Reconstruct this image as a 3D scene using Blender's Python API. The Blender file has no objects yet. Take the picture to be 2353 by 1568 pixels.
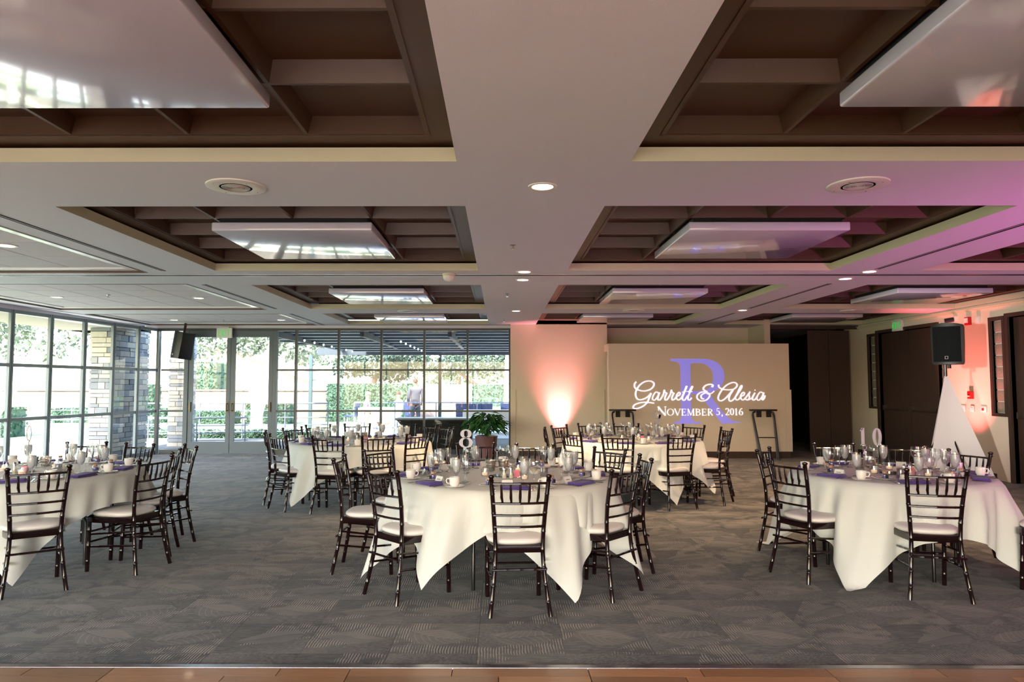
import bpy, bmesh, math, random
from mathutils import Vector, Matrix, noise
PI = math.pi
R = random.Random(7)
S = bpy.context.scene
COL = S.collection

# ---------------------------------------------------------------- camera, world, exposure
FPX = 1630.0
HCAM = 1.52
cam = bpy.data.cameras.new('camera')
cam_o = bpy.data.objects.new('camera', cam)
COL.objects.link(cam_o)
cam.sensor_width = 36.0
cam.lens = FPX / 2353.0 * 36.0
cam.shift_x = (1176.5 - 1142.9) / 2353.0
cam.clip_end = 400
cam_o.location = (0, 0, HCAM)
cam_o.rotation_euler = (PI / 2 + math.atan(101 / FPX), 0, math.radians(0.25))
S.camera = cam_o
S.view_settings.view_transform = 'Standard'
S.view_settings.look = 'None'
S.view_settings.gamma = 1.0
S.view_settings.use_curve_mapping = False
S.view_settings.exposure = 0.9
try:
    S.cycles.use_denoising = True
    S.cycles.max_bounces = 8
    S.cycles.diffuse_bounces = 4
    S.cycles.glossy_bounces = 4
    S.cycles.transmission_bounces = 8
    S.cycles.transparent_max_bounces = 24
    S.cycles.sample_clamp_indirect = 6
    S.cycles.caustics_reflective = False
    S.cycles.caustics_refractive = False
except Exception:
    pass

w = bpy.data.worlds.new('sky')
S.world = w
w.use_nodes = True
nt = w.node_tree
nt.nodes.clear()
sky = nt.nodes.new('ShaderNodeTexSky')
sky.sky_type = 'NISHITA'
sky.sun_disc = False
sky.sun_elevation = math.radians(42)
sky.sun_rotation = math.radians(200)
sky.air_density = 1.2
sky.dust_density = 2.5
bg = nt.nodes.new('ShaderNodeBackground')
bg.inputs[1].default_value = 1.1
wo = nt.nodes.new('ShaderNodeOutputWorld')
nt.links.new(sky.outputs[0], bg.inputs[0])
nt.links.new(bg.outputs[0], wo.inputs[0])


def light(name, kind, loc, energy, color=(1, 1, 1), target=None, **kw):
    l = bpy.data.lights.new(name, kind)
    l.energy = energy
    l.color = color
    for k, v in kw.items():
        setattr(l, k, v)
    o = bpy.data.objects.new(name, l)
    o.location = loc
    if target is not None:
        o.rotation_euler = (Vector(target) - Vector(loc)).to_track_quat('-Z', 'Y').to_euler()
    COL.objects.link(o)
    return o


light('sun', 'SUN', (0, 0, 30), 10.0, (1.0, .97, .92), target=(4, 9, 20), angle=math.radians(0.6))
# sky portals in the two glass walls and the window added behind the camera (they emit nothing themselves, they only guide the sky light)
for nm, loc, tgt, sx, sy in (('portal_left', (-8.45, 5.0, 1.45), (0, 5.0, 1.45), 21, 2.8),
                             ('portal_far', (-3.6, 15.95, 1.4), (-3.6, 0, 1.4), 7.8, 2.75),
                             ('portal_back', (-2.5, -4.75, 1.4), (-2.5, 9, 1.4), 11, 2.6)):
    o = light(nm, 'AREA', loc, 1, target=tgt, shape='RECTANGLE', size=sx, size_y=sy)
    o.data.cycles.is_portal = True

# ---------------------------------------------------------------- helpers


def lin(c):
    return tuple(((v / 255) / 12.92 if v <= 10.3 else (((v / 255) + .055) / 1.055) ** 2.4) for v in c)


class NX:
    """tiny wrapper for math on shader sockets"""
    tree = None

    def __init__(s, sock):
        s.s = sock

    @staticmethod
    def op(o, *a):
        n = NX.tree.nodes.new('ShaderNodeMath')
        n.operation = o
        for i, v in enumerate(a):
            if isinstance(v, NX):
                NX.tree.links.new(v.s, n.inputs[i])
            else:
                n.inputs[i].default_value = v
        return NX(n.outputs[0])

    def __add__(s, b): return NX.op('ADD', s, b)
    def __sub__(s, b): return NX.op('SUBTRACT', s, b)
    def __rsub__(s, b): return NX.op('SUBTRACT', b, s)
    def __mul__(s, b): return NX.op('MULTIPLY', s, b)
    def abs(s): return NX.op('ABSOLUTE', s)
    def gt(s, b): return NX.op('GREATER_THAN', s, b)
    def sin(s): return NX.op('SINE', s)
    def clamp(s):
        r = NX.op('ADD', s, 0.0)
        r.s.node.use_clamp = True
        return r


MATS = {}


def M(name, col, rough=.5, metal=0., var=.06, vscale=6., bump=0., bscale=60., coat=0., emit=None, estr=0., spec=.5,
      trans=0., alpha=1., sheen=0., stretch=None, col2=None):
    if name in MATS:
        return MATS[name]
    m = bpy.data.materials.new(name)
    MATS[name] = m
    m.use_nodes = True
    t = m.node_tree
    b = t.nodes['Principled BSDF']
    c = lin(col)
    c2 = lin(col2) if col2 else tuple(max(0, v * (1 - var * 2)) for v in c)
    tc = t.nodes.new('ShaderNodeTexCoord')
    mp = t.nodes.new('ShaderNodeMapping')
    t.links.new(tc.outputs['Object'], mp.inputs[0])
    if stretch:
        mp.inputs['Scale'].default_value = stretch
    nz = t.nodes.new('ShaderNodeTexNoise')
    nz.inputs['Scale'].default_value = vscale
    nz.inputs['Detail'].default_value = 4
    t.links.new(mp.outputs[0], nz.inputs['Vector'])
    mx = t.nodes.new('ShaderNodeMix')
    mx.data_type = 'RGBA'
    mx.inputs[6].default_value = (*c, 1)
    mx.inputs[7].default_value = (*c2, 1)
    t.links.new(nz.outputs[0], mx.inputs[0])
    t.links.new(mx.outputs[2], b.inputs['Base Color'])
    b.inputs['Roughness'].default_value = rough
    b.inputs['Metallic'].default_value = metal
    b.inputs['Specular IOR Level'].default_value = spec
    b.inputs['Coat Weight'].default_value = coat
    b.inputs['Coat Roughness'].default_value = .05
    b.inputs['Transmission Weight'].default_value = trans
    b.inputs['Alpha'].default_value = alpha
    b.inputs['Sheen Weight'].default_value = sheen
    if emit:
        b.inputs['Emission Color'].default_value = (*lin(emit), 1)
        b.inputs['Emission Strength'].default_value = estr
    if bump:
        n2 = t.nodes.new('ShaderNodeTexNoise')
        n2.inputs['Scale'].default_value = bscale
        n2.inputs['Detail'].default_value = 3
        t.links.new(mp.outputs[0], n2.inputs['Vector'])
        bp = t.nodes.new('ShaderNodeBump')
        bp.inputs['Strength'].default_value = bump
        bp.inputs['Distance'].default_value = .01
        t.links.new(n2.outputs[0], bp.inputs['Height'])
        t.links.new(bp.outputs[0], b.inputs['Normal'])
    return m


def glass_mat(name, tint=(255, 255, 255), power=1.0, base=.04, rough=.0, edge=0.0):
    """thin clear glass: see-through with fresnel reflection (single wall, so shadows stay light)"""
    m = bpy.data.materials.new(name)
    MATS[name] = m
    m.use_nodes = True
    t = m.node_tree
    t.nodes.clear()
    out = t.nodes.new('ShaderNodeOutputMaterial')
    tr = t.nodes.new('ShaderNodeBsdfTransparent')
    gl = t.nodes.new('ShaderNodeBsdfGlossy')
    gl.inputs['Roughness'].default_value = rough
    lw = t.nodes.new('ShaderNodeLayerWeight')
    lw.inputs[0].default_value = .5
    NX.tree = t
    f = NX.op('POWER', NX(lw.outputs['Facing']), 3.0) * power + base
    f = f.clamp()
    mx = t.nodes.new('ShaderNodeMixShader')
    t.links.new(f.s, mx.inputs[0])
    tc = t.nodes.new('ShaderNodeMix')
    tc.data_type = 'RGBA'
    tc.inputs[6].default_value = (*lin(tint), 1)
    tc.inputs[7].default_value = (*tuple(v * (1 - edge) for v in lin(tint)), 1)
    t.links.new(lw.outputs['Facing'], tc.inputs[0])
    t.links.new(tc.outputs[2], tr.inputs[0])
    t.links.new(tr.outputs[0], mx.inputs[1])
    t.links.new(gl.outputs[0], mx.inputs[2])
    t.links.new(mx.outputs[0], out.inputs[0])
    return m


class MB:
    def __init__(s):
        s.v = []
        s.f = []

    def box(s, x0, x1, y0, y1, z0, z1):
        n = len(s.v)
        s.v += [(x, y, z) for z in (z0, z1) for y in (y0, y1) for x in (x0, x1)]
        s.f += [tuple(n + i for i in q) for q in ((0, 2, 3, 1), (4, 5, 7, 6), (0, 1, 5, 4), (2, 6, 7, 3), (0, 4, 6, 2), (1, 3, 7, 5))]
        return s

    def quad(s, *p):
        n = len(s.v)
        s.v += [tuple(q) for q in p]
        s.f.append(tuple(range(n, n + len(p))))
        return s

    def tube(s, pts, rad, n=8, cap=True, flat=1.0):
        pts = [Vector(p) for p in pts]
        if not isinstance(rad, (list, tuple)):
            rad = [rad] * len(pts)
        base = len(s.v)
        ref = None
        for i, p in enumerate(pts):
            d = (pts[min(i + 1, len(pts) - 1)] - pts[max(i - 1, 0)]).normalized()
            if ref is None:
                ref = Vector((1, 0, 0)) if abs(d.x) < .7 else Vector((0, 0, 1))
            a = (ref - d * ref.dot(d)).normalized()
            b = d.cross(a)
            ref = a
            for k in range(n):
                t = 2 * PI * k / n
                s.v.append(tuple(p + a * math.cos(t) * rad[i] + b * math.sin(t) * rad[i] * flat))
        for i in range(len(pts) - 1):
            for k in range(n):
                k2 = (k + 1) % n
                s.f.append((base + i * n + k, base + i * n + k2, base + (i + 1) * n + k2, base + (i + 1) * n + k))
        if cap:
            s.f.append(tuple(base + k for k in reversed(range(n))))
            e = base + (len(pts) - 1) * n
            s.f.append(tuple(e + k for k in range(n)))
        return s

    def lathe(s, prof, n=20, c=(0, 0, 0), cap=False):
        base = len(s.v)
        for r, z in prof:
            for k in range(n):
                t = 2 * PI * k / n
                s.v.append((c[0] + r * math.cos(t), c[1] + r * math.sin(t), c[2] + z))
        for i in range(len(prof) - 1):
            for k in range(n):
                k2 = (k + 1) % n
                s.f.append((base + i * n + k, base + i * n + k2, base + (i + 1) * n + k2, base + (i + 1) * n + k))
        if cap:
            s.f.append(tuple(base + k for k in reversed(range(n))))
            e = base + (len(prof) - 1) * n
            s.f.append(tuple(e + k for k in range(n)))
        return s

    def ribbon(s, pts, wd, y0=0., y1=.004, closed=False):
        """flat stroke in the xz plane (pts are (x,z)), solid between y0 and y1"""
        P = [Vector((p[0], p[1])) for p in pts]
        if not isinstance(wd, (list, tuple)):
            wd = [wd] * len(P)
        L = []
        Rr = []
        n = len(P)
        for i in range(n):
            if closed:
                d = (P[(i + 1) % n] - P[i - 1])
            else:
                d = (P[min(i + 1, n - 1)] - P[max(i - 1, 0)])
            if d.length < 1e-9:
                d = Vector((1, 0))
            d.normalize()
            nn = Vector((-d.y, d.x)) * wd[i] / 2
            L.append(P[i] + nn)
            Rr.append(P[i] - nn)
        return s.strip(L, Rr, y0, y1, closed)

    def strip(s, L, Rr, y0, y1, closed=False):
        n = len(L)
        b = len(s.v)
        for i in range(n):
            s.v += [(L[i][0], y0, L[i][1]), (Rr[i][0], y0, Rr[i][1]), (L[i][0], y1, L[i][1]), (Rr[i][0], y1, Rr[i][1])]
        m = n if closed else n - 1
        for i in range(m):
            a = b + i * 4
            c = b + ((i + 1) % n) * 4
            s.f += [(a, a + 1, c + 1, c), (a + 2, c + 2, c + 3, a + 3), (a, c, c + 2, a + 2), (a + 1, a + 3, c + 3, c + 1)]
        if not closed:
            s.f.append((b, b + 2, b + 3, b + 1))
            e = b + (n - 1) * 4
            s.f.append((e, e + 1, e + 3, e + 2))
        return s

    def mesh(s, name, mat=None, smooth=False, bev=0., seg=2, fixn=False):
        me = bpy.data.meshes.new(name)
        me.from_pydata(s.v, [], s.f)
        if bev or fixn:
            bm = bmesh.new()
            bm.from_mesh(me)
            if bev:
                bmesh.ops.bevel(bm, geom=list(bm.edges), offset=bev, segments=seg, affect='EDGES', profile=.5)
            bmesh.ops.recalc_face_normals(bm, faces=bm.faces)
            bm.to_mesh(me)
            bm.free()
        if smooth:
            for p in me.polygons:
                p.use_smooth = True
        if mat:
            me.materials.append(mat)
        me.update()
        return me


def O(name, me, parent=None, loc=(0, 0, 0), rz=0., label=None, cat=None, group=None, kind=None, rot=None):
    o = bpy.data.objects.new(name, me)
    COL.objects.link(o)
    if parent is not None:
        o.parent = parent
    o.location = loc
    o.rotation_euler = rot if rot else (0, 0, rz)
    for k, v in (('label', label), ('category', cat), ('group', group), ('kind', kind)):
        if v:
            o[k] = v
    return o


def shade_auto(me, ang=40):
    for p in me.polygons:
        p.use_smooth = True
    try:
        me.set_sharp_from_angle(angle=math.radians(ang))
    except Exception:
        pass
    return me


def catmull(P, k=6):
    out = []
    n = len(P)
    for i in range(n - 1):
        p0, p1, p2, p3 = P[max(i - 1, 0)], P[i], P[i + 1], P[min(i + 2, n - 1)]
        for j in range(k):
            t = j / k
            out.append(tuple(.5 * (2 * b + (c - a) * t + (2 * a - 5 * b + 4 * c - d) * t * t + (-a + 3 * b - 3 * c + d) * t ** 3)
                             for a, b, c, d in zip(p0, p1, p2, p3)))
    out.append(tuple(P[-1]))
    return out


# ---------------------------------------------------------------- materials
m_ceil = M('ceiling_paint', (218, 217, 230), .75, var=.01, bump=.12, bscale=220)
m_cream = M('cream_paint', (204, 200, 172), .7, var=.02, bump=.1, bscale=200)
m_wall = M('wall_paint', (214, 204, 186), .75, var=.01, bump=.1, bscale=200)
m_brown = M('brown_coffer', (78, 52, 33), .45, var=.06, vscale=30, bump=.12, bscale=300)
m_brownd = M('brown_trim', (96, 62, 54), .5)
m_black = M('black_gap', (14, 13, 13), .8)
m_gloss = M('white_gloss', (202, 200, 220), .13, var=.01, coat=.6, bump=.05, bscale=1.6, spec=.7)
m_strip = M('white_satin', (246, 246, 252), .34, var=.02, coat=.3, spec=.9)
m_tile = M('acoustic_tile', (222, 214, 226), .9, var=.02, bump=.3, bscale=400)
m_alu = M('aluminium', (190, 192, 196), .3, metal=.9)
m_mullw = M('mullion_grey', (112, 124, 132), .4, metal=.0, coat=.1)
m_mulld = M('mullion_dark', (52, 58, 60), .4)
m_door = M('door_grey', (84, 98, 108), .45)
m_white = M('white_plastic', (232, 230, 224), .4)
m_dkbrown = M('dark_brown_wood', (62, 46, 38), .5, vscale=20, stretch=(1, 1, .1), var=.12)
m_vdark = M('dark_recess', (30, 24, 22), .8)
m_blackp = M('black_plastic', (13, 14, 15), .45, bump=.15, bscale=500)
m_blackm = M('black_metal', (16, 16, 17), .3, coat=.3)
m_mahog = M('mahogany_lacquer', (27, 9, 12), .12, coat=.25, spec=.4, var=.15, vscale=20)
m_cush = M('white_vinyl', (226, 220, 218), .42, var=.02, bump=.05, bscale=20)
m_cloth = M('ivory_cloth', (214, 216, 212), .85, var=.02, bump=.25, bscale=500, sheen=.2)
m_nap = M('purple_napkin', (78, 52, 140), .75, var=.1, bump=.4, bscale=120, sheen=.2)
m_china = M('white_china', (236, 232, 228), .15, coat=.5, var=.0)
m_steel = M('stainless_steel', (200, 200, 204), .16, metal=1.)
m_ice = M('ice_water', (240, 242, 246), .25, trans=.35, var=.04, vscale=60, bump=.9, bscale=90)
m_amber = M('cork', (186, 140, 104), .8)
m_chalk = M('chalk_tag', (34, 36, 46), .7)
m_wax = M('candle_wax', (250, 236, 214), .5, emit=(255, 200, 150), estr=.3)
m_flame = M('flame', (255, 180, 90), .5, emit=(255, 176, 96), estr=14)
m_gold = M('brass', (92, 84, 70), .45, metal=.8)
m_green = M('exit_green', (20, 200, 90), .5, emit=(20, 240, 90), estr=.25)
m_lamp = M('lamp_glow', (255, 244, 224), .5, emit=(255, 226, 186), estr=9)
m_refl = M('lamp_reflector', (220, 190, 160), .25, metal=.8)
m_red = M('alarm_red', (190, 26, 30), .4)
m_glass = glass_mat('window_glass', (246, 250, 250), .55, .03)
m_crystal = glass_mat('stemware_glass', (252, 252, 253), 1.1, .09, edge=.16)
m_block = M('glass_block', (150, 146, 132), .15, coat=.5, bump=.8, bscale=40, var=.15, vscale=30)
m_leaf = M('leaf_green', (52, 104, 50), .35, var=.3, vscale=8, col2=(28, 70, 34))
m_terra = M('plum_pot', (112, 78, 82), .35, coat=.3)
m_concrete = M('patio_concrete', (206, 202, 196), .9, bump=.2)
m_grass = M('lawn_grass', (136, 152, 110), .95, vscale=2, col2=(120, 138, 98), bump=.5, bscale=60)
m_foliage = M('tree_foliage', (104, 112, 92), .8, vscale=1.2, col2=(72, 88, 74))
m_pine = M('pine_foliage', (66, 84, 70), .8, vscale=1.5, col2=(40, 60, 54))
m_hedge = M('hedge_leaves', (74, 98, 78), .8, vscale=1.5, col2=(38, 70, 54))
m_bark = M('pale_bark', (214, 204, 190), .9, bump=.5, bscale=20)
m_barkd = M('dark_bark', (110, 90, 82), .9, bump=.5, bscale=20)
m_blockw = M('block_wall', (100, 90, 86), .9, bump=.3)
m_rail = M('railing_paint', (110, 122, 140), .5)
m_roof = M('roof_shingle', (120, 116, 120), .9)
m_stucco = M('stucco', (176, 166, 156), .9)
m_perg = M('pergola_metal', (44, 54, 64), .6)
m_suit = M('grey_suit', (66, 70, 84), .8)
m_skin = M('skin', (150, 106, 84), .6)
m_hair = M('hair', (52, 40, 30), .8)
m_screen = M('scrim_fabric', (240, 234, 236), .8, var=.01, alpha=.93)
STONES = [M('stone_%s' % n, c, .85, bump=.6, bscale=30, var=.12) for n, c in
          (('sand', (190, 182, 172)), ('grey', (166, 166, 168)), ('buff', (204, 198, 188)), ('slate', (138, 142, 150)))]
m_mortar = M('mortar', (88, 84, 82), .9)


def carpet_mat():
    m = bpy.data.materials.new('carpet')
    m.use_nodes = True
    t = m.node_tree
    NX.tree = t
    b = t.nodes['Principled BSDF']
    uv = t.nodes.new('ShaderNodeUVMap')
    uv.uv_map = 'UVMap'
    at = t.nodes.new('ShaderNodeAttribute')
    at.attribute_name = 'tilernd'
    sr = t.nodes.new('ShaderNodeSeparateColor')
    t.links.new(at.outputs['Color'], sr.inputs[0])
    rnd, typ, r3 = (NX(sr.outputs[i]) for i in range(3))
    vr = t.nodes.new('ShaderNodeVectorRotate')
    vr.inputs['Center'].default_value = (.5, .5, 0)
    t.links.new(uv.outputs[0], vr.inputs['Vector'])
    t.links.new(((rnd - .5) * 1.5).s, vr.inputs['Angle'])
    s1 = t.nodes.new('ShaderNodeSeparateXYZ')
    t.links.new(vr.outputs[0], s1.inputs[0])
    a = NX(s1.outputs[0]) - .5
    c = NX(s1.outputs[1]) - .5
    s0 = t.nodes.new('ShaderNodeSeparateXYZ')
    t.links.new(uv.outputs[0], s0.inputs[0])
    u = NX(s0.outputs[0])
    v = NX(s0.outputs[1])
    # noise to break the ribs
    geo = t.nodes.new('ShaderNodeNewGeometry')
    nz = t.nodes.new('ShaderNodeTexNoise')
    nz.inputs['Scale'].default_value = 9
    t.links.new(geo.outputs['Position'], nz.inputs['Vector'])
    nf = t.nodes.new('ShaderNodeTexNoise')
    nf.inputs['Scale'].default_value = 260
    nf.inputs['Detail'].default_value = 2
    t.links.new(geo.outputs['Position'], nf.inputs['Vector'])
    n1 = NX(nz.outputs[0])
    n2 = NX(nf.outputs[0])
    ribs = ((u * 190.0 + n1 * 9.0).sin() * .5 + .5)
    fine = ((u * 420.0).sin() * .5 + .5)
    streak = t.nodes.new('ShaderNodeTexNoise')
    streak.inputs['Scale'].default_value = 1
    cb = t.nodes.new('ShaderNodeCombineXYZ')
    t.links.new((u * 5.0 + rnd * 31.0).s, cb.inputs[0])
    t.links.new((v * 34.0).s, cb.inputs[1])
    t.links.new(cb.outputs[0], streak.inputs['Vector'])
    st = NX(streak.outputs[0])
    lw_ = (r3 * .1 + .17)
    wd = lw_ * (1.0 - NX.op('POWER', (a * 2.4).abs(), 2.2))
    inside = ((wd - c.abs()) * 60.0).clamp()
    mid = ((.007 - c.abs()) * 300.0).clamp() * inside
    half = c.gt(0.0) * inside
    vein = (((c.abs() * .9 - a) * 62.0).sin() - .72) * 6.0
    vein = vein.clamp() * inside * (r3.gt(.45))
    ribmask = ((n1 - .38) * 6.0).clamp() * typ.gt(.5)
    bgr = ribmask * (ribs * 1.1 - .22) + ((st - .35) * 2.2).clamp() * .55 * (1.0 - typ * .7) + .10
    leaf = half * fine * .35 + .46
    val = bgr * (1.0 - inside) + leaf * inside * .8 - mid * .3 + vein * .22
    val = val + n2 * 1.0 - .5 + (rnd - .5) * .34 + n1 * .3 - .15
    cr = t.nodes.new('ShaderNodeValToRGB')
    cr.color_ramp.elements[0].color = (*lin((30, 30, 30)), 1)
    cr.color_ramp.elements[1].color = (*lin((138, 131, 120)), 1)
    t.links.new(val.clamp().s, cr.inputs[0])
    t.links.new(cr.outputs[0], b.inputs['Base Color'])
    b.inputs['Roughness'].default_value = .9
    b.inputs['Sheen Weight'].default_value = .16
    b.inputs['Specular IOR Level'].default_value = .2
    b.inputs['Sheen Roughness'].default_value = .6
    bp = t.nodes.new('ShaderNodeBump')
    bp.inputs['Strength'].default_value = .5
    bp.inputs['Distance'].default_value = .004
    t.links.new(val.s, bp.inputs['Height'])
    t.links.new(bp.outputs[0], b.inputs['Normal'])
    return m


m_carpet = carpet_mat()


def plank_mat():
    m = M('plank_wood', (176, 130, 90), .3, var=.2, vscale=5, stretch=(1.2, 14, 1), coat=.15, col2=(134, 92, 60))
    t = m.node_tree
    b = t.nodes['Principled BSDF']
    oi = t.nodes.new('ShaderNodeObjectInfo')
    hs = t.nodes.new('ShaderNodeHueSaturation')
    NX.tree = t
    t.links.new((NX(oi.outputs['Random']) * .5 + .72).s, hs.inputs['Value'])
    src = b.inputs['Base Color'].links[0].from_socket
    t.links.new(src, hs.inputs['Color'])
    t.links.new(hs.outputs[0], b.inputs['Base Color'])
    return m


m_plank = plank_mat()

# ---------------------------------------------------------------- room shell
ZC = 2.84
XR = 7.95
YB = -4.5
YF = 15.75
COLS = [(-3.30, -.26), (.77, 3.81), (4.84, 7.88)]
ROWS = [(1.10, 4.12), (5.17, 8.13), (9.31, 12.26), (13.05, 15.42)]
REC = [(-7.75, -4.15, 5.05, 8.27), (-7.75, -4.10, 9.20, 12.39), (-7.75, -4.06, 13.13, 15.6), (-7.75, -4.15, 1.0, 4.15)]
XL = lambda y: -8.12 + .115 * max(0, (y - 11.4))


def tile_holes(mb, xs, ys, holes, z):
    xs = sorted(set(xs + [h[0] for h in holes] + [h[1] for h in holes]))
    ys = sorted(set(ys + [h[2] for h in holes] + [h[3] for h in holes]))
    for j in range(len(ys) - 1):
        run = None
        for i in range(len(xs) - 1):
            cx = (xs[i] + xs[i + 1]) / 2
            cy = (ys[j] + ys[j + 1]) / 2
            inh = any(h[0] < cx < h[1] and h[2] < cy < h[3] for h in holes)
            if not inh:
                run = (run[0] if run else xs[i], xs[i + 1])
            if inh or i == len(xs) - 2:
                if run:
                    mb.box(run[0], run[1], ys[j], ys[j + 1], z, z + .02)
                run = None


# carpeted floor: base slab, tiles on top
floor = O('floor', MB().box(-8.7, 9.6, YB, 20.5, -.25, -.012).mesh('floor_base', m_mortar), kind='structure')
P0x, P0y, PT = -.131, 4.12, .5045


def tile_mesh(name, cells, z0=-.010):
    me = bpy.data.meshes.new(name)
    V = []
    F = []
    UV = []
    C = []
    for (x, y, rot, rn) in cells:
        b = len(V)
        h = PT / 2 - .0001
        i = .0007
        V += [(x - h, y - h, z0), (x + h, y - h, z0), (x + h, y + h, z0), (x - h, y + h, z0)]
        V += [(x - h + i, y - h + i, 0), (x + h - i, y - h + i, 0), (x + h - i, y + h - i, 0), (x - h + i, y + h - i, 0)]
        F += [(b + 4, b + 5, b + 6, b + 7)] + [(b + k, b + (k + 1) % 4, b + 4 + (k + 1) % 4, b + 4 + k) for k in range(4)]
        sq = [(0, 0), (1, 0), (1, 1), (0, 1)]
        sq = sq[rot:] + sq[:rot]
        UV += sq
        for k in range(4):
            UV += [sq[k], sq[(k + 1) % 4], sq[(k + 1) % 4], sq[k]]
        C += [rn] * 20
    me.from_pydata(V, [], F)
    uvl = me.uv_layers.new(name='UVMap')
    ca = me.color_attributes.new('tilernd', 'FLOAT_COLOR', 'CORNER')
    for k, q in enumerate(UV):
        uvl.data[k].uv = q
        ca.data[k].color = (*C[k], 1)
    me.materials.append(m_carpet)
    return me


VAR = []
for k in range(16):
    VAR.append(tile_mesh('carpet_tile_mesh', [(0, 0, (k % 2) + 2 * R.randint(0, 1), (R.random(), R.random(), R.random()))]))
cells = []
for j in range(-2, 33):
    for i in range(-18, 19):
        x = P0x + PT * (i + .5)
        y = P0y + PT * (j + .5)
        if y < 3.7 or x > XR + .3 or x < -8.4 or y > 20:
            continue
        cells.append((x, y, i, j))
vis = [c for c in cells if 3.6 < c[1] < 13 and abs(c[0] + .05) < .74 * c[1] + .35]
vis.sort(key=lambda c: c[1])
near = vis[:299]
ns = set((c[2], c[3]) for c in near)
for (x, y, i, j) in near:
    k = ((i + j) % 2) + 2 * R.randint(0, 7)
    O('carpet_tile', VAR[k], floor, (x, y, 0))
rest = [(x, y, (i + j) % 2 + 2 * R.randint(0, 1), (R.random(), R.random(), R.random())) for (x, y, i, j) in cells if (i, j) not in ns]
O('carpet_tile_field', tile_mesh('carpet_field', rest), floor, kind='stuff')

# portable wooden dance floor nearest the camera, with a metal edge strip
dance = O('dance_floor', None, loc=(0, 3.9, 0), label='wooden plank dance floor with a metal edge at the bottom of the view', cat='dance floor')
edge = MB()
edge.v = [(-8.2, 3.955, .001), (7.9, 3.955, .001), (-8.2, 3.935, .011), (7.9, 3.935, .011), (-8.2, 3.885, .013), (7.9, 3.885, .013), (-8.2, 3.88, .0), (7.9, 3.88, .0)]
edge.f = [(0, 1, 3, 2), (2, 3, 5, 4), (4, 5, 7, 6), (0, 6, 7, 1)]
O('edge_strip', edge.mesh('edge', M('edge_metal', (150, 146, 152), .22, metal=.9)), dance, (0, -3.9, 0))
O('underframe', MB().box(-8.1, 7.85, YB + .1, 3.878, .001, .006).mesh('underframe', m_vdark), dance, (0, -3.9, 0))
seams = [-2.06 + 1.262 * k for k in range(-4, 8)]
for si in range(len(seams) - 1):
    for r in range(4):
        y1 = 3.88 - r * .105
        cut = seams[si] + (.42 + .5 * R.random())
        for (a, b) in ((seams[si], cut), (cut, seams[si + 1])):
            O('plank', MB().box(a + .003, b - .002, y1 - .103, y1, .006, .012).mesh('plank', m_plank), dance, (0, -3.9, 0))
mb = MB()
for si in range(len(seams) - 1):
    y = 3.455
    while y > YB + .3:
        mb.box(seams[si] + .003, seams[si + 1] - .002, y - .3, y - .003, .006, .012)
        y -= .3
o = O('plank_field', mb.mesh('plank_field', m_plank), dance, (0, -3.9, 0), kind='stuff')

# ceiling
holes = [(c[0], c[1], r[0], r[1]) for c in COLS for r in ROWS] + [h for h in REC]
SLOTS = [(-3.885, 5.25, 8.14), (-3.885, 9.25, 12.24), (-3.885, 13.1, 15.6), (4.31, 9.2, 12.2), (4.31, 13.0, 15.4), (4.31, 3.0, 8.05), (-3.885, 1.2, 4.2)]
mb = MB()
tile_holes(mb, [-10.1, XR + .1], [YB, YF + .1], holes, ZC)
for c in COLS:
    for r in ROWS:
        for bx in ((c[0] - .02, c[0], r[0], r[1]), (c[1], c[1] + .02, r[0], r[1]), (c[0], c[1], r[0] - .02, r[0]), (c[0], c[1], r[1], r[1] + .02)):
            mb.box(*bx, ZC + .02, ZC + .085)
me = mb.mesh('ceiling', m_ceil)
me.materials.append(m_cream)
for p in me.polygons:   # the upright lips of the coffers are painted cream
    if abs(p.normal.z) < .5 and p.center.z > ZC + .003:
        p.material_index = 1
ceil = O('ceiling', me, kind='structure')
O('roof_deck', MB().box(-8.8, 8.6, YB - .1, 16.45, 3.3, 3.45).mesh('roof_deck', m_vdark), ceil)
for (x, y0, y1) in SLOTS:
    O('slot_diffuser', MB().box(x - .012, x + .012, y0, y1, ZC - .003, ZC + .01).box(x - .042, x - .034, y0, y1, ZC - .003, ZC + .01).mesh('slot', m_black), ceil)
O('partition_track', MB().box(-8.1, XR, 8.40, 8.50, ZC - .006, ZC + .005).mesh('track', m_alu), ceil)
O('track_groove', MB().box(-8.1, XR, 8.438, 8.462, ZC - .010, ZC - .006).mesh('track_groove', m_black), ceil)

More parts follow.
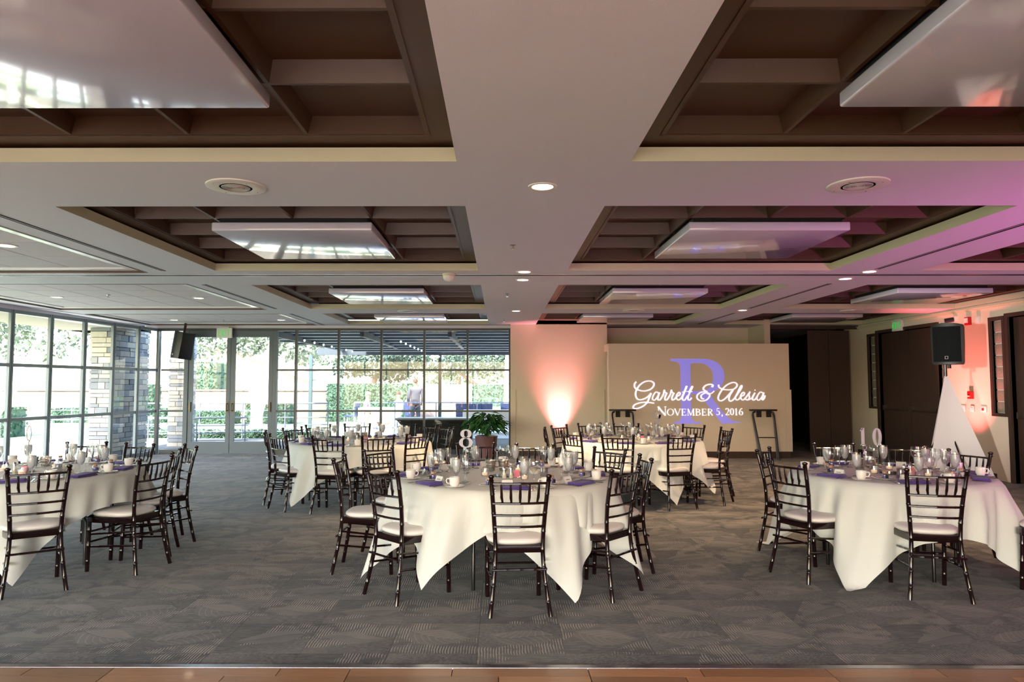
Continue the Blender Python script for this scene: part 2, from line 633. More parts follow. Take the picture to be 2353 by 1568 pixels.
# acoustic-tile recesses over the window side
for ri, (x0, x1, y0, y1) in enumerate(REC):
    t = O('acoustic_ceiling', None, ceil, ((x0 + x1) / 2, (y0 + y1) / 2, ZC), kind='structure')
    off = (-(x0 + x1) / 2, -(y0 + y1) / 2, -ZC)
    tr = MB()
    e = .022
    tr.box(x0, x1, y0, y0 + e, ZC - .004, ZC + .05).box(x0, x1, y1 - e, y1, ZC - .004, ZC + .05)
    tr.box(x0, x0 + e, y0 + e, y1 - e, ZC - .004, ZC + .05).box(x1 - e, x1, y0 + e, y1 - e, ZC - .004, ZC + .05)
    O('border_trim', tr.mesh('border_trim', m_brownd), t, off)
    s = MB()
    q = .17
    s.box(x0 + e, x1 - e, y0 + e, y0 + q, ZC + .02, ZC + .04).box(x0 + e, x1 - e, y1 - q, y1 - e, ZC + .02, ZC + .04)
    s.box(x0 + e, x0 + q, y0 + q, y1 - q, ZC + .02, ZC + .04).box(x1 - q, x1 - e, y0 + q, y1 - q, ZC + .02, ZC + .04)
    O('light_cove', s.mesh('light_cove', m_strip), t, off)
    nx, ny = 5, 4
    ax, ay = (x1 - x0 - 2 * q) / nx, (y1 - y0 - 2 * q) / ny
    tm = MB().box(-ax / 2 + .009, ax / 2 - .009, -ay / 2 + .009, ay / 2 - .009, 0, .02).mesh('ceiling_tile', m_tile)
    for i in range(nx):
        for j in range(ny):
            O('ceiling_tile', tm, t, (x0 + q + ax * (i + .5) + off[0], y0 + q + ay * (j + .5) + off[1], .035))
    O('tile_grid', MB().box(x0 + q, x1 - q, y0 + q, y1 - q, ZC + .042, ZC + .06).mesh('tile_grid', M('grid_grey', (70, 62, 76), .7)), t, off)

# walls
WL = MB()
WL.box(-8.35, -8.05, YB, 1.2, 0, ZC).box(-8.35, -8.1, 1.2, 15.8, ZC - .10, 3.3)
O('wall_left', WL.mesh('wall_left', m_ceil), kind='structure')
O('wall_back', MB().box(3.0, 8.6, YB - .2, YB, 0, 3.3).box(-8.7, -8.0, YB - .2, YB, 0, 3.3).box(-8.0, 3.0, YB - .2, YB, 2.7, 3.3).mesh('wall_back', m_wall), kind='structure')
for k in range(11):
    O('window_added', MB().box(-8.03 + 1.1 * k, -7.97 + 1.1 * k, YB - .12, YB - .02, 0, 2.7).mesh('wb_mullion', m_mullw), kind='structure')  # unseen window added behind the camera to bring daylight to the front tables
wr = MB()
DO = [(12.93, 14.92, 0, 2.60), (9.0, 11.08, 0, 2.58), (15.02, 15.29, 1.06, 2.56), (12.72, 12.86, 1.06, 2.56), (11.22, 11.47, 1.07, 2.56)]
ys = sorted(set([YB, 16.4] + [d[0] for d in DO] + [d[1] for d in DO]))
for a, b in zip(ys[:-1], ys[1:]):
    zz = [(d[2], d[3]) for d in DO if d[0] <= a and b <= d[1]]
    if not zz:
        wr.box(XR, XR + .25, a, b, 0, 3.3)
    else:
        z0, z1 = zz[0]
        if z0 > 0:
            wr.box(XR, XR + .25, a, b, 0, z0)
        wr.box(XR, XR + .25, a, b, z1, 3.3)
O('wall_right', wr.mesh('wall_right', m_wall), kind='structure')
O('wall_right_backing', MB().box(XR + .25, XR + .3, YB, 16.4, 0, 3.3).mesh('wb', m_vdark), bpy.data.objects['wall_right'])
# far wall behind the uplight, recess behind the partition, column, dark corridor
fw = MB().box(.22, 2.32, 15.42, 16.4, 0, 3.3).box(2.32, 5.73, 16.4, 16.6, 0, 3.3).box(5.73, 5.86, 15.4, 16.6, 0, 3.3)
O('wall_far', fw.mesh('wall_far', m_wall), kind='structure')
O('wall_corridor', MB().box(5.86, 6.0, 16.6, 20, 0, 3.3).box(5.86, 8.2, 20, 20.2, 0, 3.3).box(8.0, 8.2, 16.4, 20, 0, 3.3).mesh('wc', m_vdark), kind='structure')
O('wall_corridor_ceiling', MB().box(2.3, 8.2, 15.85, 20.2, 2.84, 2.9).mesh('wcc', m_ceil), ceil)
O('trim_header', MB().box(5.86, XR, 15.75, 15.85, 2.76, 3.3).mesh('hdr', m_dkbrown), kind='structure')
O('trim_column', MB().box(5.875, 5.96, 15.9, 16.05, 0, 2.76).mesh('trc', m_dkbrown), kind='structure')
for nm, b in (('baseboard_far', (.24, 2.3, 15.40, 15.42, 0, .1)), ('baseboard_right', (XR - .015, XR, 11.5, 12.66, 0, .1)),
              ('baseboard_corner', (XR - .015, XR, 15.3, 15.9, 0, .1)), ('baseboard_right_near', (XR - .015, XR, YB, 8.9, 0, .1))):
    O(nm, MB().box(*b).mesh(nm, m_dkbrown), kind='structure')
for x, y in ((.33, 15.413), (2.26, 15.413)):
    O('trim_guard', MB().box(x - .012, x + .012, y - .003, y + .006, .1, 1.42).mesh('guard', M('guard', (190, 180, 164), .4)), kind='structure')
O('trim_cornice', MB().box(XR - .06, XR, YB, 15.75, ZC - .045, ZC - .03).box(XR - .03, XR, YB, 15.75, ZC - .075, ZC - .045).mesh('cornice', m_cream), kind='structure')
# dark folding door leaf closing half of the corridor mouth
fd = O('door_3', None, loc=(7.43, 16.1, 0), kind='structure')
for i in range(2):
    O('door_panel', MB().box(-.475 + .475 * i + .005, .475 * i - .005, -.02, .02, 0.02, 2.75).mesh('leaf', m_dkbrown), fd)

# ---------------------------------------------------------------- coffers and hanging panels
CN = ['window-side', 'middle', 'wall-side']
RN = ['nearest', 'second', 'third', 'farthest']
for ci, c in enumerate(COLS):
    for ri, r in enumerate(ROWS):
        if ci == 2 and ri == 0:
            pass
        cx, cy = (c[0] + c[1]) / 2, (r[0] + r[1]) / 2
        hx, hy = 1.52 + .05, (r[1] - r[0]) / 2 + .05
        z = 2.945
        g = O('ceiling_coffer', None, loc=(cx, cy, z), label='brown waffle-grid ceiling coffer, %s row from the camera, %s column' % (RN[ri], CN[ci]),
              cat='ceiling coffer', group='brown ceiling coffers')
        bw = .22
        D = .11
        fr = MB()
        ix, iy = hx - bw, hy - bw
        fr.box(-hx, hx, -hy, -iy, 0, D).box(-hx, hx, iy, hy, 0, D).box(-hx, -ix, -iy, iy, 0, D).box(ix, hx, -iy, iy, 0, D)
        # small inner bead
        for (a, b, c_, d) in ((-ix - .03, ix + .03, -iy - .03, -iy - .018), (-ix - .03, ix + .03, iy + .018, iy + .03),
                              (-ix - .03, -ix - .018, -iy, iy), (ix + .018, ix + .03, -iy, iy)):
            fr.box(a, b, c_, d, -.006, 0)
        O('frame', fr.mesh('coffer_frame', m_brown), g)
        sx, sy = 2 * ix / 4, 2 * iy / 4
        pm = MB().box(-sx / 2, sx / 2, -sy / 2, sy / 2, D - .005, D + .01).mesh('coffer_panel', m_brown)
        for i in range(4):
            for j in range(4):
                O('panel', pm, g, (-ix + sx * (i + .5), -iy + sy * (j + .5), 0))

        def wedge(L, along):
            mbw = MB()
            b0, b1 = .011, .035
            P = [(-L, -b0, 0), (L, -b0, 0), (L, b0, 0), (-L, b0, 0), (-L, -b1, D), (L, -b1, D), (L, b1, D), (-L, b1, D)]
            if along == 'y':
                P = [(-p[1], p[0], p[2]) for p in P]
            mbw.v = P
            mbw.f = [(0, 3, 2, 1), (4, 5, 6, 7), (0, 1, 5, 4), (2, 3, 7, 6), (1, 2, 6, 5), (0, 4, 7, 3)]
            return mbw.mesh('coffer_beam', m_brown)
        wx, wy = wedge(ix, 'x'), wedge(iy, 'y')
        for k in (-1, 0, 1):
            O('beam', wx, g, (0, sy * k, 0))
            O('beam', wy, g, (sx * k, 0, .0005))
        pz = 2.832
        pn = O('ceiling_panel', None, loc=(cx, cy if ri < 3 else 14.35, pz), label='glossy white square panel hung under the %s coffer of the %s column' % (RN[ri], CN[ci]),
               cat='ceiling panel', group='white panels under the coffers')
        h = .685
        hy2 = h if ri < 3 else .6
        O('panel_body', shade_auto(MB().box(-h, h, -hy2, hy2, 0, .075).mesh('white_panel', m_gloss, bev=.012, seg=3, fixn=True)), pn)
        O('hanger', MB().box(-h + .05, h - .05, -hy2 + .05, hy2 - .05, .07, z + .02 - pz).mesh('hanger', m_black), pn)

# ---------------------------------------------------------------- ceiling fittings


def downlight(x, y, where, z=ZC, e=9, r=.095, col=(1, .70, .42)):
    t = O('downlight', None, loc=(x, y, z), label='round recessed downlight ' + where, cat='light', group='ceiling downlights')
    O('trim_ring', shade_auto(MB().lathe([(r * .74, .0), (r * .76, -.006), (r, -.006), (r * 1.02, 0), (r * .74, 0)], 28).mesh('ring', m_white)), t)
    O('reflector', shade_auto(MB().lathe([(r * .76, -.001), (r * .62, .03), (r * .5, .04)], 24).mesh('reflector', m_refl), 80), t)
    O('bulb', MB().lathe([(0.001, -.002), (r * .7, -.002)], 20).mesh('bulb', m_lamp), t)
    l = light('downlight_beam', 'SPOT', (x, y, z - .02), e, col, target=(x, y, 0), spot_size=math.radians(112), spot_blend=.7, shadow_soft_size=.06)
    l.parent = t
    l.location = (0, 0, -.02)
    l.rotation_euler = (0, 0, 0)


for x, y, wh in ((.28, 4.65, 'between the nearest coffers, closest to the camera'), (.28, 8.22, 'just before the partition track, centre strip'),
                 (.28, 8.85, 'just beyond the partition track, centre strip'), (.28, 12.6, 'far end of the centre strip'),
                 (4.30, 8.22, 'just before the partition track, wall-side strip'), (4.29, 8.78, 'just beyond the partition track, wall-side strip'),
                 (4.28, 12.5, 'far end of the wall-side strip')):
    downlight(x, y, wh, e=24 if y < 6 else 80 if y < 8.4 else 240)
for x, y, wh in ((-4.80, 6.8, 'in the nearest acoustic tile recess'), (-6.84, 10.85, 'by the windows in the second acoustic recess'),
                 (-4.70, 10.97, 'room side of the second acoustic recess'), (-6.8, 14.7, 'by the windows in the farthest acoustic recess'),
                 (-4.57, 14.7, 'room side of the farthest acoustic recess')):
    downlight(x, y, wh, z=ZC + .033, e=22)

for x, y, wh in ((-1.76, 4.64, 'beyond the nearest window-side coffer'), (2.36, 4.62, 'beyond the nearest middle coffer'),
                 (-1.65, 12.62, 'far back on the window side'), (2.36, 12.5, 'far back in the middle column'), (6.25, 12.6, 'far back by the door wall')):
    t = O('ceiling_speaker', None, loc=(x, y, ZC), label='round white ceiling speaker grille ' + wh, cat='speaker', group='round ceiling speakers')
    r = .19
    O('rim', shade_auto(MB().lathe([(r * .55, -.010), (r * .9, -.014), (r, -.008), (r * 1.005, 0), (.01, 0)], 36).mesh('rim', m_white)), t)
    g = MB()
    for k in range(8):
        g.lathe([(r * .06 * k + .004, -.0105), (r * .06 * k + .009, -.0125), (r * .06 * k + .012, -.0105)], 28)
    O('grille', g.mesh('grille', M('grille', (206, 204, 200), .5)), t)
    for k in range(4):
        a = PI / 4 + k * PI / 2
        O('screw', MB().lathe([(.004, -.016), (.004, -.010)], 8, (r * .8 * math.cos(a), r * .8 * math.sin(a), 0), cap=True).mesh('screw', m_steel), t)

for x, y, wh in ((.12, 6.63, 'nearest in the centre strip'), (.10, 10.25, 'third row of the centre strip'), (.07, 14.35, 'farthest in the centre strip'),
                 (-5.88, 10.55, 'in the second acoustic recess'), (-5.77, 14.7, 'in the farthest acoustic recess')):
    z = ZC if x > -4 else ZC + .033
    t = O('fire_sprinkler', None, loc=(x, y, z), label='small chrome fire sprinkler ' + wh, cat='sprinkler', group='ceiling sprinklers')
    O('escutcheon', MB().lathe([(.03, -.001), (.032, -.006), (.01, -.01)], 16).mesh('esc', m_steel), t)
    O('sprinkler_head', MB().tube([(0, 0, -.005), (0, 0, -.035)], .007, 8).tube([(0, 0, -.036), (0, 0, -.040)], .018, 10).mesh('head', m_steel), t)
t = O('smoke_detector', None, loc=(-.614, 8.36, ZC), label='white dome motion sensor on the ceiling beside the track', cat='detector')
O('base', shade_auto(MB().lathe([(.075, 0), (.075, -.03), (.05, -.032)], 24).mesh('base', m_cream)), t)
O('dome', shade_auto(MB().lathe([(.068, -.03), (.064, -.06), (.045, -.085), (.002, -.095)], 24).mesh('dome', m_white)), t)

# ---------------------------------------------------------------- window wall on the window side (window_1) and far glass wall (window_2)
MY = [1.25 + .866 * k for k in range(12)] + [11.67, 12.54, 13.40, 14.23, 15.03, 15.78]
win1 = O('window_1', None, kind='structure', loc=(-8.12, 8, 0))
wl = (8.12, -8, 0)
for k, y in enumerate(MY):
    x = XL(y)
    a = math.atan(.115) if y > 11.4 else 0
    mbm = MB()
    mbm.box(-.03, .022, -.042, -.006, 0, 2.77).box(-.03, .022, .006, .042, 0, 2.77).box(-.03, .008, -.006, .006, 0, 2.77)
    mm = m_mullw if k < len(MY) - 1 else m_mulld
    O('mullion', mbm.mesh('mullion', mm), win1, (x + wl[0], y + wl[1], 0), -a)
for y0, y1 in zip(MY[:-1], MY[1:]):
    x0, x1 = XL(y0), XL(y1)
    a = math.atan2(x1 - x0, y1 - y0)
    L = math.hypot(x1 - x0, y1 - y0) / 2
    cx, cy = (x0 + x1) / 2 + wl[0], (y0 + y1) / 2 + wl[1]
    for zr, hh in ((1.85, .028), (.945, .028), (.04, .04), (2.74, .03)):
        O('rail', MB().box(-.03, .015, -L + .045, L - .045, zr - hh, zr + hh).mesh('rail', m_mullw), win1, (cx, cy, 0), -a)
    for za, zb in ((.08, .917), (.973, 1.822), (1.878, 2.71)):
        O('pane', MB().quad((0, -L + .04, za), (0, L - .04, za), (0, L - .04, zb), (0, -L + .04, zb)).mesh('pane', m_glass), win1, (cx - .02, cy, 0), -a)

win2 = O('window_2', None, kind='structure', loc=(-2.4, YF, 0))
FX = [-7.55, -6.97, -5.0, -4.54, -3.595, -2.645, -1.69, -.73, .205]
for x in FX[2:] + [FX[1], -7.62]:
    hw = .045 if x in (-5.0, -6.97) else .022
    O('mullion', MB().box(-hw, hw, -.05, .05, 0, 2.74).mesh('mullion', m_mulld if hw < .03 else m_door), win2, (x + 2.4, 0, 0))
O('head_rail', MB().box(-7.7, .22, -.06, .06, 2.72, 2.775).mesh('head', m_mulld), win2, (2.4, 0, 0))
O('fascia', MB().box(-7.9, .22, -.03, .08, 2.775, 2.86).mesh('fascia', m_ceil), win2, (2.4, 0, 0))
for a, b in zip(FX[:-1], FX[1:]):
    if (a, b) == (-6.97, -5.0):
        continue
    for zr, hh in ((1.85, .02), (.945, .02), (.05, .05)):
        O('rail', MB().box(a + .022, b - .022, -.04, .04, zr - hh, zr + hh).mesh('rail', m_mulld), win2, (2.4, 0, 0))
    for za, zb in ((.1, .925), (.965, 1.83), (1.87, 2.72)):
        O('pane', MB().quad((a + .02, 0, za), (b - .02, 0, za), (b - .02, 0, zb), (a + .02, 0, zb)).mesh('pane', m_glass), win2, (2.4, 0, 0))
dr = O('door_1', None, kind='structure', loc=(-5.985, YF, 0))
for s in (-1, 1):
    lf = MB()
    x0, x1 = (-.93, -.008) if s < 0 else (.008, .93)
    lf.box(x0, x0 + .085, -.03, .03, .02, 2.66).box(x1 - .085, x1, -.03, .03, .02, 2.66)
    lf.box(x0 + .085, x1 - .085, -.03, .03, .02, .27).box(x0 + .085, x1 - .085, -.03, .03, 2.58, 2.66)
    leaf = O('door_leaf', lf.mesh('door_leaf', m_door), dr)
    O('pane', MB().quad((x0 + .08, 0, .26), (x1 - .08, 0, .26), (x1 - .08, 0, 2.59), (x0 + .08, 0, 2.59)).mesh('pane', m_glass), leaf)
    hx_ = x1 - .05 if s < 0 else x0 + .05
    O('door_handle', MB().tube([(hx_, -.03, .95), (hx_, -.09, .96), (hx_, -.09, 1.10), (hx_, -.03, 1.11)], .013, 8).box(hx_ - .03, hx_ + .03, -.036, -.03, .9, 1.16).mesh('door_handle', m_gold), leaf)
    hx_ = x0 + .045 if s < 0 else x1 - .045
    O('panic_hardware', MB().box(hx_ - .02, hx_ + .02, -.06, -.03, .93, 1.14).mesh('hinge_plate', m_gold), leaf)
O('door_head', MB().box(-.93, .93, -.04, .04, 2.66, 2.73).mesh('door_head', m_door), dr)

# ---------------------------------------------------------------- projection partition with the monogram
PXL, PXR, PY, PZ = 2.25, 6.03, 14.85, 2.385
part = O('partition_wall', None, loc=((PXL + PXR) / 2, PY, 0), label='low tan partition wall carrying the projected wedding monogram', cat='partition')
po = (-(PXL + PXR) / 2, -PY, 0)
O('body', MB().box(PXL, PXR, PY, PY + .16, .14, PZ).mesh('pw', M('tan_wall', (214, 202, 182), .8, var=.02, bump=.1, bscale=200)), part, po)
O('plinth', MB().box(PXL + .01, PXR - .01, PY + .01, PY + .15, 0, .14).mesh('plinth', m_dkbrown), part, po)
O('corner_guard', MB().box(PXL - .006, PXL + .02, PY - .006, PY + .02, .14, PZ - .06).mesh('cg', m_white), part, po)
O('corner_guard', MB().box(PXR - .02, PXR + .03, PY - .004, PY + .1, .14, 1.42).mesh('cg', m_wall), part, po)
O('guard_strip', MB().box(PXL + .085, PXL + .095, PY - .004, PY, .14, 1.42).mesh('gs', m_cream), part, po)
O('guard_strip', MB().box(PXR - .1, PXR - .085, PY - .004, PY, .14, 1.42).mesh('gs', m_cream), part, po)
O('bridge_arm', MB().box(PXL, PXL + .12, PY + .16, 15.4, PZ - .16, PZ).mesh('arm', m_wall), part, po)
m_lite = M('projected_light_white', (250, 246, 250), .8, var=0., emit=(236, 232, 250), estr=.42)  # projector light built as thin lettering meshes that glow faintly themselves
m_lilac = M('projected_light_lilac', (150, 146, 226), .8, var=0., emit=(128, 124, 226), estr=.30)
K = 14.85 / FPX


def T(u, v):
    return ((1440 + u / 7.13 - 1150) * K, HCAM + (885 - (810 + v / 7.13)) * K)


# big R
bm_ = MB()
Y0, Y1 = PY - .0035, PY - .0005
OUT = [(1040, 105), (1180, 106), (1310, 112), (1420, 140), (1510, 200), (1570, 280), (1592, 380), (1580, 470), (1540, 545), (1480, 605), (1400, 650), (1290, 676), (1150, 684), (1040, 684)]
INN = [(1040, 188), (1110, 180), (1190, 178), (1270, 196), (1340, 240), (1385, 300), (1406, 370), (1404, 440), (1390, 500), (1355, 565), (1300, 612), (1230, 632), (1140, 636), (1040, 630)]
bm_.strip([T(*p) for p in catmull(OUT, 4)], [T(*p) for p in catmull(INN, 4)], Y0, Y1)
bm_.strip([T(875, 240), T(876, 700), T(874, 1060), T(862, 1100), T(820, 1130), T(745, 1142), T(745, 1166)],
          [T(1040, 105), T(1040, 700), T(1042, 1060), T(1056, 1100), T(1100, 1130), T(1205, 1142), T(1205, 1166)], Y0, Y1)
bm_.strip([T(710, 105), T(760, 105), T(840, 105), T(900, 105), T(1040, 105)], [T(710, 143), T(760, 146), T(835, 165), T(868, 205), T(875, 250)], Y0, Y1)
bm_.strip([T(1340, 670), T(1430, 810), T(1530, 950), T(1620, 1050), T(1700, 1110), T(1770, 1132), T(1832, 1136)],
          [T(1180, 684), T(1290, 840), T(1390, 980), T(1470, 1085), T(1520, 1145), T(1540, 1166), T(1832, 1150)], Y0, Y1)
O('projected_letter', bm_.mesh('bigR', m_lilac, fixn=True), part, po, label='pale lilac serif letter R in projected light')

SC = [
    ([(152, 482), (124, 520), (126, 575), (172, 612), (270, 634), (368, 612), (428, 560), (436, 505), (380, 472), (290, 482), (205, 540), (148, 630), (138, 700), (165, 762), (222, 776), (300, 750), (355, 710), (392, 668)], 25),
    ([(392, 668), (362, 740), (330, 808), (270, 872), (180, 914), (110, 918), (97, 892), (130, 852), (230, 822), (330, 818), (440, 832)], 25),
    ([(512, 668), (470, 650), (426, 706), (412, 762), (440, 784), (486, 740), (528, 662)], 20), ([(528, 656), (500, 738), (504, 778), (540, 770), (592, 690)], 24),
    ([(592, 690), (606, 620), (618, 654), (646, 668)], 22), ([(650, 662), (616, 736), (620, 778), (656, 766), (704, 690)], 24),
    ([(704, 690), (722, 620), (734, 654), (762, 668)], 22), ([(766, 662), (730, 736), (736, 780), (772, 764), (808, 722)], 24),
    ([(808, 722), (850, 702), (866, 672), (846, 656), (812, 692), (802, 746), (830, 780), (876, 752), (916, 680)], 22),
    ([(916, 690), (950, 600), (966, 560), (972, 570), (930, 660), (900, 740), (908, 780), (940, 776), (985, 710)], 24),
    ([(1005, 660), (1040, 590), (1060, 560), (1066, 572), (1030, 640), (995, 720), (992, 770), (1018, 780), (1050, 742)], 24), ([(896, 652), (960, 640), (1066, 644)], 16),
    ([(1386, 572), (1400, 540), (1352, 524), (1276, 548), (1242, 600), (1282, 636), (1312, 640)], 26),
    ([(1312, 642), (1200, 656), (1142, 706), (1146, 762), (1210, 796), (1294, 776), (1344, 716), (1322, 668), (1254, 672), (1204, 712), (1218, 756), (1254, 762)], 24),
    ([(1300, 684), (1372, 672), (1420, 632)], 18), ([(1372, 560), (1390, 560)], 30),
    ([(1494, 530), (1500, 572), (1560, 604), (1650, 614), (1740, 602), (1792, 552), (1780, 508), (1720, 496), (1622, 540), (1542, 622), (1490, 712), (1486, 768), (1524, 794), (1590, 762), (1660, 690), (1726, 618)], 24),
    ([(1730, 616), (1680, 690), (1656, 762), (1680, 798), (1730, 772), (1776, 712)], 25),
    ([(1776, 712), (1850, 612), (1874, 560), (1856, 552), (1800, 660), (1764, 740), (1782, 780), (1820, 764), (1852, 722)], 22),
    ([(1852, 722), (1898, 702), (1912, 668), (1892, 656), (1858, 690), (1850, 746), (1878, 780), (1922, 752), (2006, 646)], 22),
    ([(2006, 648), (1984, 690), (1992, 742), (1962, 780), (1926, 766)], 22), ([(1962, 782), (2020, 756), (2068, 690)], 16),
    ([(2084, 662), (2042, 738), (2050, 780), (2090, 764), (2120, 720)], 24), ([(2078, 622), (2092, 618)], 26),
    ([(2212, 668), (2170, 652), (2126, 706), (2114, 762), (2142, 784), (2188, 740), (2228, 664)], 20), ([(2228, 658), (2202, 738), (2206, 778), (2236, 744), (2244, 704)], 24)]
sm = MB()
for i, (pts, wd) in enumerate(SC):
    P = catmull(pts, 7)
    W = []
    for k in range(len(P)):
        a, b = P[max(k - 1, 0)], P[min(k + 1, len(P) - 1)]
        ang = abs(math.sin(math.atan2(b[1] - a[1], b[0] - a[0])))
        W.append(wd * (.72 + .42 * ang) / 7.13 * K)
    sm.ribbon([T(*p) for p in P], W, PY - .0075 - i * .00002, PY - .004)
O('projected_script', sm.mesh('script', m_lite, fixn=True), part, po, label='white script lettering Garrett & Alesia in projected light')

# serif glyphs, drawn in a unit box (x right, y up), strokes: (points, width) ; t = thick, n = thin
t_, n_ = .17, .07
arc = lambda cx, cy, rx, ry, a0, a1, k=18: [(cx + rx * math.cos(math.radians(a0 + (a1 - a0) * i / k)), cy + ry * math.sin(math.radians(a0 + (a1 - a0) * i / k))) for i in range(k + 1)]


def sweepw(pts, lo, hi, closed=False):
    out = []
    n = len(pts)
    for i in range(n):
        a, b = (pts[i - 1], pts[(i + 1) % n]) if closed else (pts[max(i - 1, 0)], pts[min(i + 1, n - 1)])
        s = abs(math.sin(math.atan2(b[1] - a[1], b[0] - a[0])))
        out.append(lo + (hi - lo) * s * s)
    return out


GL = {
    'N': [([(.14, 0), (.14, 1)], n_), ([(.12, .98), (.86, .02)], t_), ([(.86, 0), (.86, 1)], n_), ([(0, .98), (.24, .98)], .04), ([(0, .02), (.28, .02)], .04), ([(.72, .98), (1, .98)], .04)],
    'V': [([(.1, 1), (.5, .02)], t_), ([(.5, .02), (.88, 1)], n_), ([(-.04, .98), (.26, .98)], .04), ([(.74, .98), (1.04, .98)], .04)],
    'E': [([(.2, 0), (.2, 1)], t_), ([(.04, .97), (.88, .97)], .06), ([(.04, .03), (.92, .03)], .06), ([(.2, .52), (.7, .52)], .05), ([(.88, 1), (.88, .8)], .04), ([(.92, 0), (.95, .22)], .04), ([(.7, .4), (.7, .64)], .04)],
    'M': [([(.12, 0), (.14, 1)], n_), ([(.15, .98), (.5, .04)], t_ * .9), ([(.5, .04), (.82, .98)], n_), ([(.86, 0), (.85, 1)], t_), ([(0, .98), (.2, .98)], .04), ([(0, .02), (.24, .02)], .04), ([(.72, .02), (1, .02)], .04), ([(.8, .98), (1, .98)], .04)],
    'B': [([(.2, 0), (.2, 1)], t_), (arc(.4, .76, .38, .21, 90, -90), 'v'), (arc(.42, .28, .46, .25, 90, -90), 'v'), ([(.02, .97), (.42, .97)], .05), ([(.02, .03), (.44, .03)], .05), ([(.2, .54), (.42, .54)], .04)],
    'R': [([(.2, 0), (.2, 1)], t_), (arc(.4, .75, .36, .22, 90, -90), 'v'), ([(.02, .97), (.42, .97)], .05), ([(.02, .02), (.38, .02)], .04), ([(.2, .52), (.42, .52)], .04), ([(.44, .52), (.86, .03)], t_ * .9), ([(.8, .02), (1.02, .02)], .04)],
    '5': [([(.28, .97), (.82, .97)], .09), ([(.28, .97), (.2, .56)], .05), (arc(.42, .32, .38, .3, 118, -135), 'v'), ([(.1, .1), (.2, .12)], .1)],
    ',': [([(.5, .08), (.62, -.02), (.5, -.2)], .14)],
    '2': [(arc(.46, .72, .34, .27, 165, -30), 'v'), ([(.76, .6), (.5, .3), (.12, .04)], .08), ([(.1, .05), (.86, .05)], .1), ([(.86, .02), (.92, .2)], .05)],
    '1': [([(.5, 0), (.5, .98)], t_), ([(.2, .8), (.5, .95)], .06), ([(.22, .02), (.78, .02)], .05)],
    '6': [(arc(.5, .3, .36, .28, 0, 360), 'vc'), ([(.16, .3), (.2, .6), (.42, .86), (.8, .98)], .1)],
    '0': [(arc(.5, .5, .36, .47, 0, 360), 'vc')], 'O': [(arc(.5, .5, .44, .47, 0, 360), 'vc')],
    '8': [(arc(.5, .76, .27, .21, 0, 360), 'vc'), (arc(.5, .28, .36, .26, 0, 360), 'vc')],
    '9': [(arc(.48, .69, .34, .28, 0, 360), 'vc'), ([(.82, .7), (.8, .4), (.6, .1), (.2, .03)], .13), ([(.12, .1), (.24, .1)], .14)],
    '7': [([(.1, .93), (.9, .93)], .13), ([(.86, .9), (.56, .5), (.42, 0)], .14), ([(.12, .98), (.1, .76)], .06)],
}


def glyph(mb, ch, x0, x1, z0, z1, y0, y1, bold=1.0):
    W_, H_ = x1 - x0, z1 - z0
    for pts, wd in GL[ch]:
        closed = wd == 'vc'
        P = [(x0 + p[0] * W_, z0 + p[1] * H_) for p in (pts[:-1] if closed else pts)]
        if wd in ('v', 'vc'):
            ww = [q * H_ * bold for q in sweepw(P, .05, .17, closed)]
        else:
            ww = wd * H_ * bold
        mb.ribbon(P, ww, y0, y1, closed)


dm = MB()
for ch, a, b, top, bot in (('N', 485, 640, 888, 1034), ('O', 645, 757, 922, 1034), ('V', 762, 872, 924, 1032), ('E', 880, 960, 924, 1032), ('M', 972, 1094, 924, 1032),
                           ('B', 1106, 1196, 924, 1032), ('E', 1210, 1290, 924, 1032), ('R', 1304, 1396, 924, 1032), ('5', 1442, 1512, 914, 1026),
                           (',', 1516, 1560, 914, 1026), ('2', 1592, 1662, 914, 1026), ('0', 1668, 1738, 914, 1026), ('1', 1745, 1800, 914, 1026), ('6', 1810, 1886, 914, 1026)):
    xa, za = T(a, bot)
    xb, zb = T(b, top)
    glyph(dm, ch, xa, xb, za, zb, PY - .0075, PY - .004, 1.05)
O('projected_date', dm.mesh('date', m_lite, fixn=True), part, po, label='white serif lettering NOVEMBER 5, 2016 in projected light')

# ---------------------------------------------------------------- door wall furniture


def wallroot(name, y, z, **k):
    return O(name, None, loc=(XR, y, z), **k)


